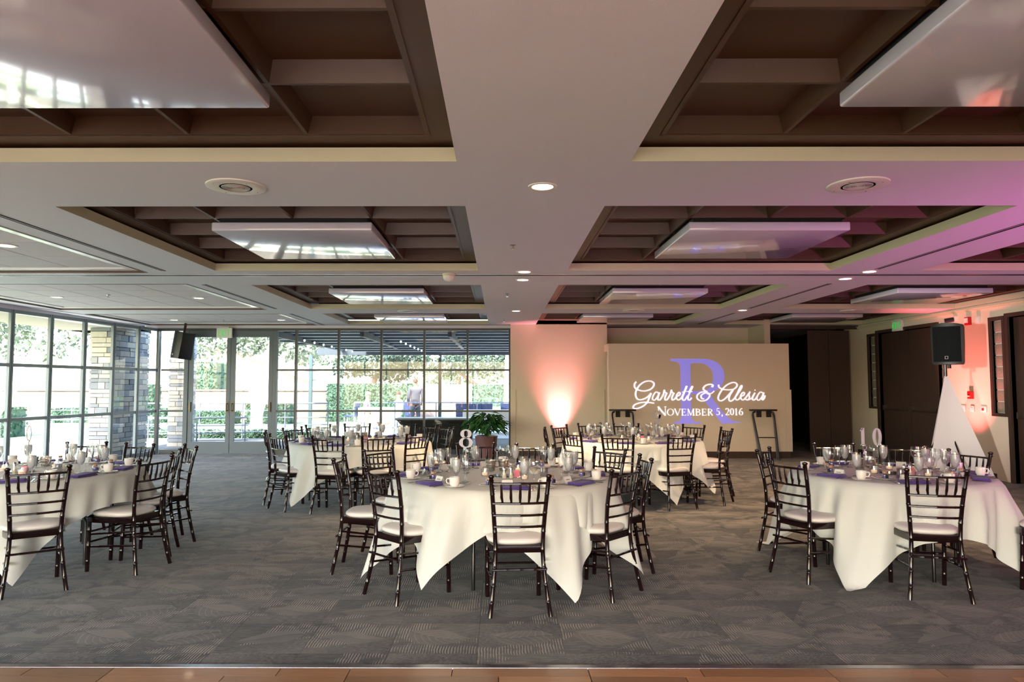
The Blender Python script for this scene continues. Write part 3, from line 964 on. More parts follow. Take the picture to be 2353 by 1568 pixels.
for nm, ya, yb, zt, subs in (('door_2', 12.93, 14.92, 2.60, ((15.02, 15.29), (12.72, 12.86))), ('door_4', 9.0, 11.08, 2.58, ((11.22, 11.47),))):
    d = O(nm, None, loc=(XR, (ya + yb) / 2, 0), kind='structure')
    off = (-XR, -(ya + yb) / 2, 0)
    fr = MB().box(XR - .035, XR + .2, yb, yb + .07, 0, zt + .06).box(XR - .035, XR + .2, ya - .07, ya, 0, zt + .06).box(XR - .035, XR + .2, ya, yb, zt, zt + .06)
    O('door_frame', fr.mesh('frame', m_dkbrown), d, off)
    mid = (ya + yb) / 2
    for (p, q) in ((ya, mid - .004), (mid + .004, yb)):
        lf = O('door_leaf', MB().box(XR + .06, XR + .11, p + .005, q - .005, .01, zt - .01).mesh('leaf', m_dkbrown), d, off)
        s = 1 if p > mid - .1 else 1
        O('push_bar', MB().tube([(XR + .0, p + .1, 1.02), (XR + .0, q - .1, 1.02)], .014, 8).box(XR - .01, XR + .06, p + .08, p + .12, 1.0, 1.10).box(XR - .01, XR + .06, q - .12, q - .08, 1.0, 1.10).mesh('push_bar', m_gold), lf)
    for si, (sa, sb) in enumerate(subs):
        sf = MB()
        za, zb = 1.07, 2.55
        sf.box(XR - .03, XR + .12, sa - .055, sa, za - .05, zb + .06).box(XR - .03, XR + .12, sb, sb + .055, za - .05, zb + .06)
        sf.box(XR - .03, XR + .12, sa, sb, za - .05, za).box(XR - .03, XR + .12, sa, sb, zb, zb + .06)
        sl = O('sidelight_frame', sf.mesh('sidelight', m_dkbrown), d, off)
        n = 8
        hh = (zb - za) / n
        for k in range(n):
            O('glass_block', shade_auto(MB().box(XR + .02, XR + .1, sa + .004, sb - .004, za + hh * k + .006, za + hh * (k + 1) - .006).mesh('gb', m_block, bev=.012, fixn=True)), sl)
        O('mortar_joint', MB().box(XR + .04, XR + .09, sa, sb, za, zb).mesh('mj', m_white), sl)


def letters_exit(mb, put, sx, sz):
    """EXIT in block strokes; put(u,z) -> ribbon coordinates"""
    w_ = .2
    L = {'E': [[(0, 0), (0, 1)], [(0, 1), (1, 1)], [(0, .5), (.8, .5)], [(0, 0), (1, 0)]], 'X': [[(0, 0), (1, 1)], [(0, 1), (1, 0)]],
         'I': [[(.5, 0), (.5, 1)]], 'T': [[(0, 1), (1, 1)], [(.5, 0), (.5, 1)]]}
    return L


def exit_sign(name, loc, rz, label, chev=False):
    t = O(name, None, loc=loc, rz=rz, label=label, cat='sign')
    O('housing', shade_auto(MB().box(-.17, .17, -.03, .03, -.11, .11).mesh('housing', m_white, bev=.006, fixn=True)), t)
    O('canopy', MB().box(-.1, .1, -.02, .02, .11, .135).mesh('canopy', m_white), t)
    L = letters_exit(None, None, 1, 1)
    mb = MB()
    for i, ch in enumerate('EXIT'):
        x0 = -.116 + i * .062
        for st in L[ch]:
            mb.ribbon([(x0 + p[0] * .044, -.065 + p[1] * .13) for p in st], .0125, -.034, -.0305)
    if chev:
        for s in (-1, 1):
            mb.ribbon([(s * .13, .03), (s * .15, 0), (s * .13, -.03)], .008, -.034, -.0305)
    O('lettering', mb.mesh('exit', m_green, fixn=True), t)
    return t


exit_sign('exit_sign', (-6.10, 15.62, 2.665), 0, 'white exit sign with green letters above the glass double doors')
exit_sign('exit_sign', (XR - .035, 14.12, 2.70), -PI / 2, 'exit sign with green letters and arrows above the brown doors', True)

t = O('fire_alarm', None, loc=(XR, 12.02, 2.60), label='red fire alarm strobe high on the wall behind the speaker', cat='alarm')
O('box', shade_auto(MB().box(-.05, 0, -.06, .06, -.07, .07).mesh('box', m_red, bev=.006, fixn=True)), t)
O('strobe', MB().box(-.07, -.05, -.035, .035, -.03, .05).mesh('strobe', m_white), t)
t = O('alarm_sounder', shade_auto(MB().box(-.04, 0, -.045, .045, -.06, .06).mesh('sounder', m_white, bev=.006, fixn=True)), loc=(XR, 11.78, 2.60), label='small white box on the wall next to the red alarm', cat='alarm')
t = O('security_camera', None, loc=(XR, 12.36, 2.66), label='small black camera on a white bracket above the speaker', cat='camera')
O('bracket', MB().box(-.05, 0, -.05, .05, -.03, .05).mesh('bracket', m_white), t)
O('camera_body', MB().tube([(-.05, 0, 0), (-.17, .05, -.02)], .04, 12).mesh('cb', m_blackp), t)
t = O('fire_pull_station', None, loc=(XR, 12.03, 1.35), label='red fire alarm pull station on the wall beside the white scrim', cat='alarm')
O('box', shade_auto(MB().box(-.05, 0, -.05, .05, -.065, .065).mesh('box', m_red, bev=.005, fixn=True)), t)
O('pull_handle', MB().box(-.065, -.05, -.03, .03, -.03, -.01).mesh('ph', m_white), t)
for y, wd, lab in ((12.25, .06, 'white double switch plate nearest the scrim'), (12.02, .05, 'white switch plate below the red pull station'), (11.74, .07, 'white thermostat box beside the sidelight window')):
    t = O('wall_switch', shade_auto(MB().box(-.02, 0, -wd, wd, -.05, .05).mesh('plate', m_white, bev=.004, fixn=True)), loc=(XR, y, 1.12), label=lab, cat='switch', group='wall plates')
    O('button', MB().box(-.028, -.02, -.02, .02, -.02, .02).mesh('btn', m_red if wd > .065 else m_white), t)

# speaker on tripod with white scrim
SX, SY = 6.98, 11.1
st = O('speaker_stand', None, loc=(SX + .02, SY + .1, 0), label='black tripod speaker stand under a white scrim by the door wall', cat='stand')
O('pole', MB().tube([(0, 0, .25), (0, 0, 1.85)], .018, 10).mesh('pole', m_blackm), st)
for k in range(3):
    a = math.radians(270 + 120 * k)
    c, s = math.cos(a), math.sin(a)
    O('leg', MB().tube([(0, 0, .95), (.5 * c, .5 * s, .02)], .013, 8).mesh('leg', m_blackm), st)
scr = MB()
top = [(.03 * math.cos(math.radians(q)), .03 * math.sin(math.radians(q)), 1.66) for q in (210, 330, 90)]
bt = [(.62 * math.cos(math.radians(q)), .62 * math.sin(math.radians(q)), .03) for q in (210, 330, 90)]
n = 14
b0 = len(scr.v)
for i in range(n + 1):
    f = i / n
    for k in range(3):
        p, q = Vector(top[k]).lerp(Vector(bt[k]), f), Vector(top[(k + 1) % 3]).lerp(Vector(bt[(k + 1) % 3]), f)
        for j in range(6):
            g = j / 6
            m = p.lerp(q, g)
            pull = math.sin(PI * g) * math.sin(PI * f) * .07
            scr.v.append((m.x * (1 - pull * 2), m.y * (1 - pull * 2), m.z))
for i in range(n):
    for k in range(18):
        k2 = (k + 1) % 18
        scr.f.append((i * 18 + k, i * 18 + k2, (i + 1) * 18 + k2, (i + 1) * 18 + k))
O('scrim', shade_auto(scr.mesh('scrim', m_screen), 50), st)
sp = O('loudspeaker', None, loc=(SX, SY, 1.84), rz=math.radians(-44), label='black loudspeaker cabinet on top of the tripod stand by the door wall', cat='speaker')


def speaker_cab(mb, w2, h, d):
    prof = []
    for k in range(9):
        x = -w2 + 2 * w2 * k / 8
        prof.append((x, -.05 * (1 - (x / w2) ** 2)))
    pts = [(x, y) for x, y in prof] + [(w2 * .98, d * .35), (w2 * .62, d), (-w2 * .62, d), (-w2 * .98, d * .35)]
    b = len(mb.v)
    N_ = len(pts)
    for z, sc_ in ((0, .93), (.03, .98), (h * .5, 1.0), (h - .04, .985), (h, .93)):
        for (x, y) in pts:
            zz = z + (.03 * (1 - (x / w2) ** 2) if z > h * .8 else 0)
            mb.v.append((x * sc_ * (.95 + .05 * z / h), y, zz))
    for i in range(4):
        for k in range(N_):
            k2 = (k + 1) % N_
            mb.f.append((b + i * N_ + k, b + i * N_ + k2, b + (i + 1) * N_ + k2, b + (i + 1) * N_ + k))
    mb.f.append(tuple(b + k for k in reversed(range(N_))))
    mb.f.append(tuple(b + 4 * N_ + k for k in range(N_)))
    return mb


O('cabinet', shade_auto(speaker_cab(MB(), .225, .62, .36).mesh('cab', m_blackp), 35), sp)
g = MB()
for k in range(8):
    x0_, x1_ = -.19 + .38 * k / 8, -.19 + .38 * (k + 1) / 8
    ya_, yb_ = -.055 * (1 - (x0_ / .225) ** 2) - .004, -.055 * (1 - (x1_ / .225) ** 2) - .004
    g.quad((x0_, ya_, .04), (x1_, yb_, .04), (x1_, yb_, .59), (x0_, ya_, .59))
O('grille', g.mesh('spk_grille', M('grille_black', (12, 18, 18), .85, spec=.2, bump=.3, bscale=700)), sp)
O('badge', MB().ribbon([(-.02, .085), (.02, .085), (.02, .125), (-.02, .125)], .003, -.068, -.064, closed=True).mesh('badge', m_white), sp)
O('pole_socket', MB().tube([(0, .09, -.06), (0, .09, 0)], .026, 10).mesh('sock', m_blackp), sp)

# loudspeaker hung in the corner by the glass doors
sp = O('hanging_loudspeaker', None, loc=(-7.02, 15.22, 2.10), rot=(math.radians(-6), math.radians(6), math.radians(-40)), label='black loudspeaker hung under the ceiling in the glass corner', cat='speaker')
O('cabinet', shade_auto(speaker_cab(MB(), .2, .56, .32).mesh('cab2', m_blackp), 35), sp)
O('bracket', MB().box(-.02, .02, .1, .14, .56, .66).box(-.02, .02, .1, .14, .64, .78).mesh('brk', m_blackm), sp)
O('badge', MB().ribbon([(-.015, .06), (.015, .06), (.015, .09), (-.015, .09)], .003, -.056, -.052, closed=True).mesh('badge', m_white), sp)

# folded tray stands leaning on the partition
for (x, lab) in ((2.51, 'folded black tray stand leaning at the partition end nearest the uplit wall'), (5.4, 'folded black tray stand leaning at the partition end by the corridor')):
    t = O('tray_stand', None, loc=(x, 14.42, 0), label=lab, cat='tray stand', group='folded tray stands')
    bar = MB().box(-.275, .275, .20, .30, .985, 1.02)
    O('top_bar', shade_auto(bar.mesh('bar', m_blackp, bev=.008, fixn=True)), t)
    for s in (-1, 1):
        for dy in (0, .07):
            O('leg', shade_auto(MB().tube([(s * .16, .25 + dy * .3, .97), (s * .205, .245 + dy * .3, .95), (s * .215, .23 + dy * .4, .90), (s * .17 + .04, -.0 + dy * 1.2, .0)], .017, 10).mesh('tl', m_blackm), 60), t)
        O('strap', MB().box(s * .10 - .045, s * .10 + .045, .195, .235, .86, .985).mesh('strap', m_black), t)
    O('cross_bar', MB().tube([(-.15, .12, .45), (.2, .12, .45)], .01, 8).mesh('cb', m_blackm), t)
# dim bin in the corridor mouth
t = O('waste_bin', None, loc=(6.38, 16.0, 0), label='dark tapered waste bin standing in the dark corridor', cat='bin')
O('bucket', MB().lathe([(.11, 0), (.15, .38), (.145, .38), (.105, .01)], 20).mesh('bin', M('bin_grey', (60, 52, 50), .6)), t)
O('rim', MB().lathe([(.15, .375), (.158, .385), (.15, .395)], 20).mesh('rim', m_black), t)


# uplights
def uplight(x, y, lab, grp='floor uplights'):
    t = O('uplight', None, loc=(x, y, 0), label=lab, cat='light', group=grp)
    O('can', shade_auto(MB().lathe([(.07, .05), (.075, .2), (.068, .2), (.06, .08), (.001, .08)], 20).mesh('can', m_blackp)), t)
    O('yoke', MB().tube([(-.085, 0, .1), (-.085, 0, .01), (.085, 0, .01), (.085, 0, .1)], .006, 6).mesh('yoke', m_blackm), t)
    O('lens', MB().lathe([(.001, .18), (.066, .18)], 20).mesh('lens', M('pink_lens', (255, 170, 170), .3, emit=(255, 150, 150), estr=3)), t)


uplight(1.27, 15.13, 'black uplight can on the floor against the pink-lit wall')
light('uplight_beam_far', 'SPOT', (1.27, 15.13, .22), 300, (1, .22, .25), target=(1.27, 15.42, 1.9), spot_size=math.radians(62), spot_blend=1, shadow_soft_size=.05)
light('uplight_beam_far_core', 'SPOT', (1.27, 15.13, .22), 95, (1, .66, .64), target=(1.27, 15.42, 1.5), spot_size=math.radians(40), spot_blend=1, shadow_soft_size=.05)
uplight(7.25, 11.9, 'black uplight can on the floor behind the scrimmed stand')
light('uplight_beam_right', 'SPOT', (7.25, 11.9, .22), 300, (1, .16, .16), target=(7.95, 12.0, 2.3), spot_size=math.radians(74), spot_blend=1, shadow_soft_size=.05)
light('added_wall_spot', 'SPOT', (1.2, 6.1, 2.05), 900, (1, .95, .88), target=(7.95, 11.9, 1.5), spot_size=math.radians(28), spot_blend=1, shadow_soft_size=.12)  # added spot without a fixture, brightens the wall behind the loudspeaker
uplight(6.6, 3.4, 'black magenta uplight can on the floor beyond the door-side frame edge')
light('uplight_beam_magenta', 'SPOT', (6.6, 3.4, .3), 330, (1, .16, .66), target=(5.6, 5.4, 2.84), spot_size=math.radians(110), spot_blend=.9, shadow_soft_size=.08)

# potted plant
pt = O('potted_plant', None, loc=(-.30, 15.1, 0), label='leafy green plant in a plum-coloured pot before the far window', cat='plant')
O('pot', shade_auto(MB().lathe([(.20, 0), (.235, .40), (.245, .45), (.225, .45), (.215, .40), (.001, .38)], 28).mesh('pot', m_terra)), pt)
lfm = MB()
for k in range(300):
    a = R.random() * 2 * PI
    el = R.random() ** .8 * 1.45
    rad = .42 * (.5 + .5 * R.random())
    dirv = Vector((math.cos(a) * math.cos(el), math.sin(a) * math.cos(el), math.sin(el)))
    p = Vector((0, 0, .55)) + Vector((dirv.x * rad, dirv.y * rad, dirv.z * rad * .95))
    out = Vector((math.cos(a), math.sin(a), -.7 + R.random() * .7)).normalized()
    side = out.cross(Vector((R.random() - .5, R.random() - .5, 1))).normalized()
    L, W = .16 + .07 * R.random(), .035 + .015 * R.random()
    up = side.cross(out)
    q = [p, p + out * L * .5 + side * W + up * .02, p + out * L - Vector((0, 0, .03)), p + out * L * .5 - side * W + up * .02]
    mid_ = p + out * L * .5
    b = len(lfm.v)
    lfm.v += [tuple(z) for z in q] + [tuple(mid_)]
    lfm.f += [(b, b + 1, b + 4), (b + 1, b + 2, b + 4), (b + 2, b + 3, b + 4), (b + 3, b, b + 4)]
O('foliage', lfm.mesh('plant_leaves', m_leaf), pt, kind='stuff')
sm_ = MB()
for k in range(16):
    a = k * .39
    sm_.tube([(0, 0, .40), (.1 * math.cos(a), .1 * math.sin(a), .6), (.26 * math.cos(a), .26 * math.sin(a), .75)], .006, 5)
O('stems', sm_.mesh('stems', m_leaf), pt)

# ---------------------------------------------------------------- banquet chairs


def node_tube(pts, r, nodes, n=8):
    """bamboo-look tube: small rings where the nodes are (fractions of the length)"""
    P = [Vector(p) for p in catmull([tuple(p) for p in pts], 6)] if len(pts) > 2 else [Vector(pts[0]).lerp(Vector(pts[1]), i / 12) for i in range(13)]
    seg = [0]
    for a, b in zip(P[:-1], P[1:]):
        seg.append(seg[-1] + (b - a).length)
    L = seg[-1]
    st = sorted(set([0, L] + [L * f + d for f in nodes for d in (-.008, -.003, .003, .008)] + [L * i / 8 for i in range(9)]))
    out, rad = [], []
    for s in st:
        s = min(max(s, 0), L)
        k = max(i for i in range(len(seg)) if seg[i] <= s + 1e-9)
        k = min(k, len(P) - 2)
        out.append(P[k].lerp(P[k + 1], (s - seg[k]) / max(1e-6, seg[k + 1] - seg[k])))
        rad.append(r * (1.10 if any(abs(s - L * f) < .0045 for f in nodes) else 1))
    return MB().tube(out, rad, n)


def chair_meshes():
    A = []
    for s in (-1, 1):
        mb = node_tube([(s * .20, -.275, 0), (s * .175, -.235, .20), (s * .158, -.205, .42), (s * .172, -.22, .66), (s * .192, -.27, .90)], .0155, (.1, .22, .34, .47, .6, .74, .88))
        mb.lathe([(.0165, -.03), (.019, -.024), (.013, -.018), (.016, -.008), (.021, .0), (.020, .008), (.010, .014), (.001, .016)], 10, (s * .192, -.271, .912))
        A.append(('leg', shade_auto(mb.mesh('rear_leg', m_mahog), 50)))
        mb = node_tube([(s * .185, .205, 0), (s * .19, .19, .42)], .0165, (.2, .5, .8))
        A.append(('leg', shade_auto(mb.mesh('front_leg', m_mahog), 50)))
    # seat frame
    mb = MB()
    prof = [(-.165, -.205), (-.19, -.1), (-.215, .08), (-.21, .19), (-.17, .225), (0, .235), (.17, .225), (.21, .19), (.215, .08), (.19, -.1), (.165, -.205)]
    base = len(mb.v)
    for z, k in ((.40, .98), (.405, 1.0), (.445, 1.0), (.45, .97)):
        for p in prof:
            mb.v.append((p[0] * k, p[1] * k, z))
    n = len(prof)
    for i in range(3):
        for k in range(n):
            k2 = (k + 1) % n
            mb.f.append((base + i * n + k, base + i * n + k2, base + (i + 1) * n + k2, base + (i + 1) * n + k))
    mb.f.append(tuple(base + k for k in reversed(range(n))))
    mb.f.append(tuple(base + 3 * n + k for k in range(n)))
    A.append(('seat_frame', shade_auto(mb.mesh('seat_frame', m_mahog), 40)))
    # cushion
    mb = MB()
    N_ = 40
    out = []
    for k in range(N_):
        a = 2 * PI * k / N_
        c, s = math.cos(a), math.sin(a)
        ex = 2 / 3.4
        x = math.copysign(abs(c) ** ex, c) * (.205 if s > -.2 else .205 - .03 * (-s - .2))
        y = math.copysign(abs(s) ** ex, s) * .205 + .012
        out.append((x, y))
    rings = [(.93, .449), (1.0, .458), (1.02, .468), (1.0, .480), (.93, .489), (.7, .496), (.4, .499), (.02, .5)]
    b = 0
    for sc_, z in rings:
        for (x, y) in out:
            mb.v.append((x * sc_, .012 + (y - .012) * sc_, z))
    for i in range(len(rings) - 1):
        for k in range(N_):
            k2 = (k + 1) % N_
            mb.f.append((i * N_ + k, i * N_ + k2, (i + 1) * N_ + k2, (i + 1) * N_ + k))
    mb.f.append(tuple((len(rings) - 1) * N_ + k for k in range(N_)))
    A.append(('seat_cushion', shade_auto(mb.mesh('cushion', m_cush), 60)))
    # back rails, bowed backwards; spindles

    def post(z):
        f = (z - .42) / .48
        return .158 + .034 * f, -.205 - .065 * f ** 1.2
    for z in (.868, .735, .655, .578):
        hw, y = post(z)
        mb = node_tube([(-hw, y, z), (-hw * .5, y - .018, z), (0, y - .024, z), (hw * .5, y - .018, z), (hw, y, z)], .0085, (.15, .5, .85), 6)
        A.append(('back_rail', shade_auto(mb.mesh('back_rail', m_mahog), 50)))
    for i in range(5):
        f = (i - 2) / 3.
        w1, y1 = post(.868)
        w0, y0 = post(.735)
        bow = lambda q: -.022 * (1 - q * q)
        mb = MB().tube([(f * w0 * .95, y0 + bow(f), .735), (f * (w0 + .004), y0 - .004 + bow(f), .775), (f * (w0 + w1) / 2 * .99, (y0 + y1) / 2 + bow(f), .79), (f * w1, y1 + bow(f), .868)],
                       [.0065, .0105, .0095, .007], 6)
        A.append(('spindle', shade_auto(mb.mesh('spindle', m_mahog), 60)))
    for (p, q) in (((-.182, -.243, .30), (.182, -.243, .30)), ((-.187, .20, .235), (.187, .20, .235)), ((-.188, .195, .32), (.188, .195, .32)),
                   ((-.168, -.225, .34), (-.188, .195, .30)), ((.168, -.225, .34), (.188, .195, .30)),
                   ((-.180, -.24, .23), (-.187, .20, .20)), ((.180, -.24, .23), (.187, .20, .20))):
        A.append(('stretcher', shade_auto(node_tube([p, q], .0085, (.25, .5, .75), 6).mesh('stretcher', m_mahog), 50)))
    return A


CH = chair_meshes()
ORD = ['nearest seat', 'first seat clockwise', 'second seat clockwise', 'third seat clockwise', 'fourth seat clockwise', 'fifth seat clockwise', 'sixth seat clockwise', 'seventh seat clockwise', 'eighth seat clockwise', 'ninth seat clockwise', 'tenth seat clockwise']
TABLES = [
    dict(id='the front middle table', c=(.03, 5.97), r=.90, rot=math.radians(-66), chairs=[(.13, 4.75), (-.85, 5.12), (-1.35, 5.99), (-1.15, 6.74), (-.26, 7.42), (.35, 7.29), (1.04, 6.82), (1.22, 6.03), (.91, 5.21)], extra=[]),
    dict(id='the door-side table', c=(3.33, 6.15), r=.77, rot=math.radians(-133), chairs=[(3.09, 5.09), (2.27, 5.70), (2.49, 6.78), (3.42, 7.35), (4.00, 7.12), (4.28, 6.55), (4.36, 5.22)], extra=[-12]),
    dict(id='the window-side table', c=(-4.16, 6.25), r=.915, rot=math.radians(-59), chairs=[(-3.38, 5.23), (-4.36, 7.51), (-3.72, 7.35), (-3.10, 7.13), (-2.98, 6.56), (-2.87, 5.95)], extra=[-90, 135, -125]),
    dict(id='the rear glass-wall table', c=(-1.88, 9.6), r=.915, rot=math.radians(-121), chairs=[(-2.04, 8.42), (-2.72, 8.71), (-3.05, 9.25), (-2.95, 10.1), (-2.75, 10.75), (-2.22, 11.05), (-1.13, 10.85), (-.78, 10.4), (-.68, 9.85), (-1.02, 8.86), (-1.46, 8.52)], extra=[]),
    dict(id='the rear partition table', c=(1.83, 9.9), r=.915, rot=math.radians(-75), chairs=[(1.42, 8.66), (.91, 9.26), (.62, 10.0), (.88, 10.72), (1.40, 11.25), (1.96, 11.15), (2.92, 10.8), (3.17, 10.02), (2.92, 9.2), (2.22, 8.74)], extra=[]),
]
for T_ in TABLES:
    cx, cy = T_['c']
    front = min(T_['chairs'], key=lambda p: p[1])
    a0 = math.atan2(front[1] - cy, front[0] - cx)
    T_['chairs'].sort(key=lambda p: (a0 - math.atan2(p[1] - cy, p[0] - cx)) % (2 * PI))
    for k, (mx_, my_) in enumerate(T_['chairs']):
        fa = math.atan2(cy - my_, cx - mx_)
        ox, oy = mx_ + .27 * math.cos(fa), my_ + .27 * math.sin(fa)
        t = O('banquet_chair', None, loc=(ox, oy, .0), rz=fa - PI / 2,
              label='mahogany bamboo-style chair, white cushion, at %s, %s' % (T_['id'], ORD[k]), cat='chair', group='banquet chairs at ' + T_['id'])
        for nm, me in CH:
            O(nm, me, t, label='white vinyl cushion' if nm == 'seat_cushion' else None)

# ---------------------------------------------------------------- tables, cloths
ZT = .765


def cloth(c, r, S, rot, lift=0., seed=1, mat=None, zshift=0., amp=.036):
    rr = random.Random(seed)
    ph = [rr.random() * 6.28 for _ in range(4)]
    mb = MB()
    N_ = 288
    TR = 20
    rads = [0.02, .3, .6, .85, .96, 1.0]
    rings = []
    for f in rads:
        rings.append([(f * (r + lift), ZT + lift * .6 - (.002 if f == 1 else 0))] * N_)
    for j in range(1, TR + 1):
        tt = j / TR
        ring = []
        for k in range(N_):
            a = 2 * PI * k / N_
            d = (a - rot) % (PI / 2)
            if d > PI / 4:
                d -= PI / 2
            dd = d                       # angle from the nearest corner
            side = PI / 4 - abs(dd)
            drop = max(.1, (S / 2) / math.cos(side) - r)
            s = drop * tt
            g = math.exp(-(dd / math.radians(10)) ** 2)
            g2 = math.exp(-((abs(dd) - math.radians(22)) / math.radians(8)) ** 2)
            fl = min(1, s / .25)
            wv = amp * math.sin(a * 15 + ph[0] + 1.8 * math.sin(a * 3 + ph[1])) * (.6 + .4 * math.sin(a * 5 + ph[3])) + amp * .45 * math.sin(a * 31 + ph[2] + 2 * tt)
            rad = r + lift + .012 + .012 * min(1, s / .03) + s * .055 + fl * (wv + .03) + s * .26 * g - fl * s * .10 * g2
            z = ZT + lift * .6 - .004 - s
            if z < .012:
                rad += (.012 - z) * .8
                z = .012 + .003 * math.sin(a * 60)
            ring.append((rad, z))
        rings.append(ring)
    for ring in rings:
        for k in range(N_):
            a = 2 * PI * k / N_
            mb.v.append((ring[k][0] * math.cos(a), ring[k][0] * math.sin(a), ring[k][1]))
    for i in range(len(rings) - 1):
        for k in range(N_):
            k2 = (k + 1) % N_
            mb.f.append((i * N_ + k, i * N_ + k2, (i + 1) * N_ + k2, (i + 1) * N_ + k))
    mb.f.append(tuple(reversed(range(N_))))
    return shade_auto(mb.mesh('tablecloth', m_cloth), 75)


def lat(prof, n, mat, ang=50):
    return shade_auto(MB().lathe(prof, n).mesh('lathe', mat), ang)


# tableware meshes
goblet = lat([(.001, .004), (.034, .002), (.034, .004), (.006, .012), (.0055, .055), (.012, .07), (.027, .095), (.034, .13), (.035, .165), (.033, .198)], 24, m_crystal, 60)
water = lat([(.001, .074), (.012, .076), (.0255, .097), (.0325, .13), (.0335, .165), (.0325, .180), (.020, .184), (.001, .186)], 20, m_ice, 60)
wine = lat([(.001, .003), (.033, .002), (.033, .004), (.005, .01), (.0042, .085), (.012, .095), (.032, .118), (.039, .148), (.036, .178), (.031, .197)], 24, m_crystal, 60)
flute = lat([(.001, .003), (.030, .002), (.030, .004), (.005, .01), (.0045, .07), (.012, .085), (.023, .125), (.0245, .165), (.022, .205)], 20, m_crystal, 60)
cup_m = lat([(.001, .004), (.026, .002), (.027, .0), (.030, .006), (.036, .02), (.0385, .045), (.039, .066), (.0365, .066), (.035, .03), (.025, .010), (.001, .009)], 24, m_china, 50)
handle_m = shade_auto(MB().tube([(.037, 0, .055), (.055, 0, .058), (.062, 0, .042), (.054, 0, .024), (.036, 0, .022)], .0045, 8).mesh('handle', m_china), 80)
saucer_m = lat([(.001, .006), (.03, .005), (.035, .002), (.05, .006), (.074, .014), (.075, .012), (.05, .001), (.001, .0)], 28, m_china, 40)
plate_m = lat([(.001, .007), (.05, .006), (.055, .006), (.078, .013), (.08, .012), (.055, .001), (.001, .0)], 28, m_china, 40)


def napkin():
    mb = MB()
    for k, (sx_, sy_, dz) in enumerate(((.098, .062, 0), (.096, .060, .0065), (.094, .061, .013))):
        mb.box(-sx_, sx_ - .004 * k, -sy_ + .002 * k, sy_, dz, dz + .0068)
    me = mb.mesh('napkin', m_nap, bev=.003, seg=2, fixn=True)
    for v in me.vertices:
        v.co.z += .004 * math.sin(v.co.x * 22) * (v.co.z / .02)
    return shade_auto(me, 60)


nap_body = napkin()
nap_fold = shade_auto(MB().box(-.099, -.088, -.06, .06, .001, .018).mesh('fold', m_nap, bev=.005, fixn=True), 60)


def fork_m():
    mb = MB()
    mb.tube([(0, -.095, .004), (0, -.03, .006), (0, .035, .004)], [.0048, .003, .0032], 6, flat=.4)
    mb.box(-.011, .011, .035, .05, .003, .005)
    for k in range(4):
        x = -.011 + .0066 * k
        mb.box(x, x + .0026, .05, .092, .003, .005)
    return mb.mesh('fork', m_steel)


def knife_m():
    mb = MB()
    mb.tube([(0, -.105, .005), (0, -.06, .005), (0, .0, .004)], [.006, .0055, .0045], 6, flat=.5)
    mb.box(-.006, .008, 0, .09, .003, .0055).quad((-.006, .09, .004), (.008, .09, .004), (.002, .11, .004))
    return mb.mesh('knife', m_steel)


def spoon_m():
    mb = MB()
    mb.tube([(0, -.09, .004), (0, -.03, .006), (0, .04, .004)], [.0048, .003, .003], 6, flat=.4)
    mb.lathe([(.001, .003), (.010, .0035), (.0155, .006)], 14, (0, 0, 0))
    n0 = len(mb.v) - 42
    for i in range(n0, len(mb.v)):
        x, y, z = mb.v[i]
        mb.v[i] = (x, y * 1.5 + .062, z)
    return shade_auto(mb.mesh('spoon', m_steel), 60)


fork, knife, spoon = fork_m(), knife_m(), spoon_m()
jar_m = lat([(.001, .0), (.02, .0), (.022, .004), (.022, .038), (.018, .044), (.018, .048)], 16, m_crystal)
cork_m = lat([(.017, .04), (.018, .058), (.001, .059)], 14, m_amber)
mints_m = lat([(.001, .003), (.0195, .003), (.0195, .032), (.001, .034)], 12, M('lilac_sweets', (120, 112, 190), .5, var=.3, vscale=120))
tag_m = MB().box(-.013, .013, -.0262, -.024, .004, .03).mesh('tag', m_chalk)
card_m = MB().quad((-.04, -.022, 0), (.04, -.022, 0), (.04, 0, .048), (-.04, 0, .048)).quad((-.04, .022, 0), (.04, .022, 0), (.04, 0, .048), (-.04, 0, .048)).mesh('card', m_white)
cardink = MB().box(-.02, .02, -.0125, -.0118, .024, .028).mesh('ink', m_chalk)
SPECS = {
    'water_goblet': ('tall stemmed goblet of iced water', 'glass'), 'wine_glass': ('empty round-bowled wine glass', 'glass'), 'champagne_flute': ('slim champagne flute', 'glass'),
    'coffee_cup': ('white coffee cup on its saucer', 'cup'), 'saucer': ('white saucer under the coffee cup', 'saucer'), 'napkin': ('folded purple napkin', 'napkin'),
    'fork': ('steel fork left of the napkin', 'fork'), 'salad_fork': ('shorter steel fork beside the dinner fork', 'fork'), 'knife': ('steel knife right of the napkin', 'knife'), 'spoon': ('steel teaspoon right of the knife', 'spoon'),
    'bread_plate': ('small white bread plate', 'plate'), 'favor_jar': ('corked jar of sweets with a dark tag', 'jar'), 'place_card': ('white tent place card', 'card')}


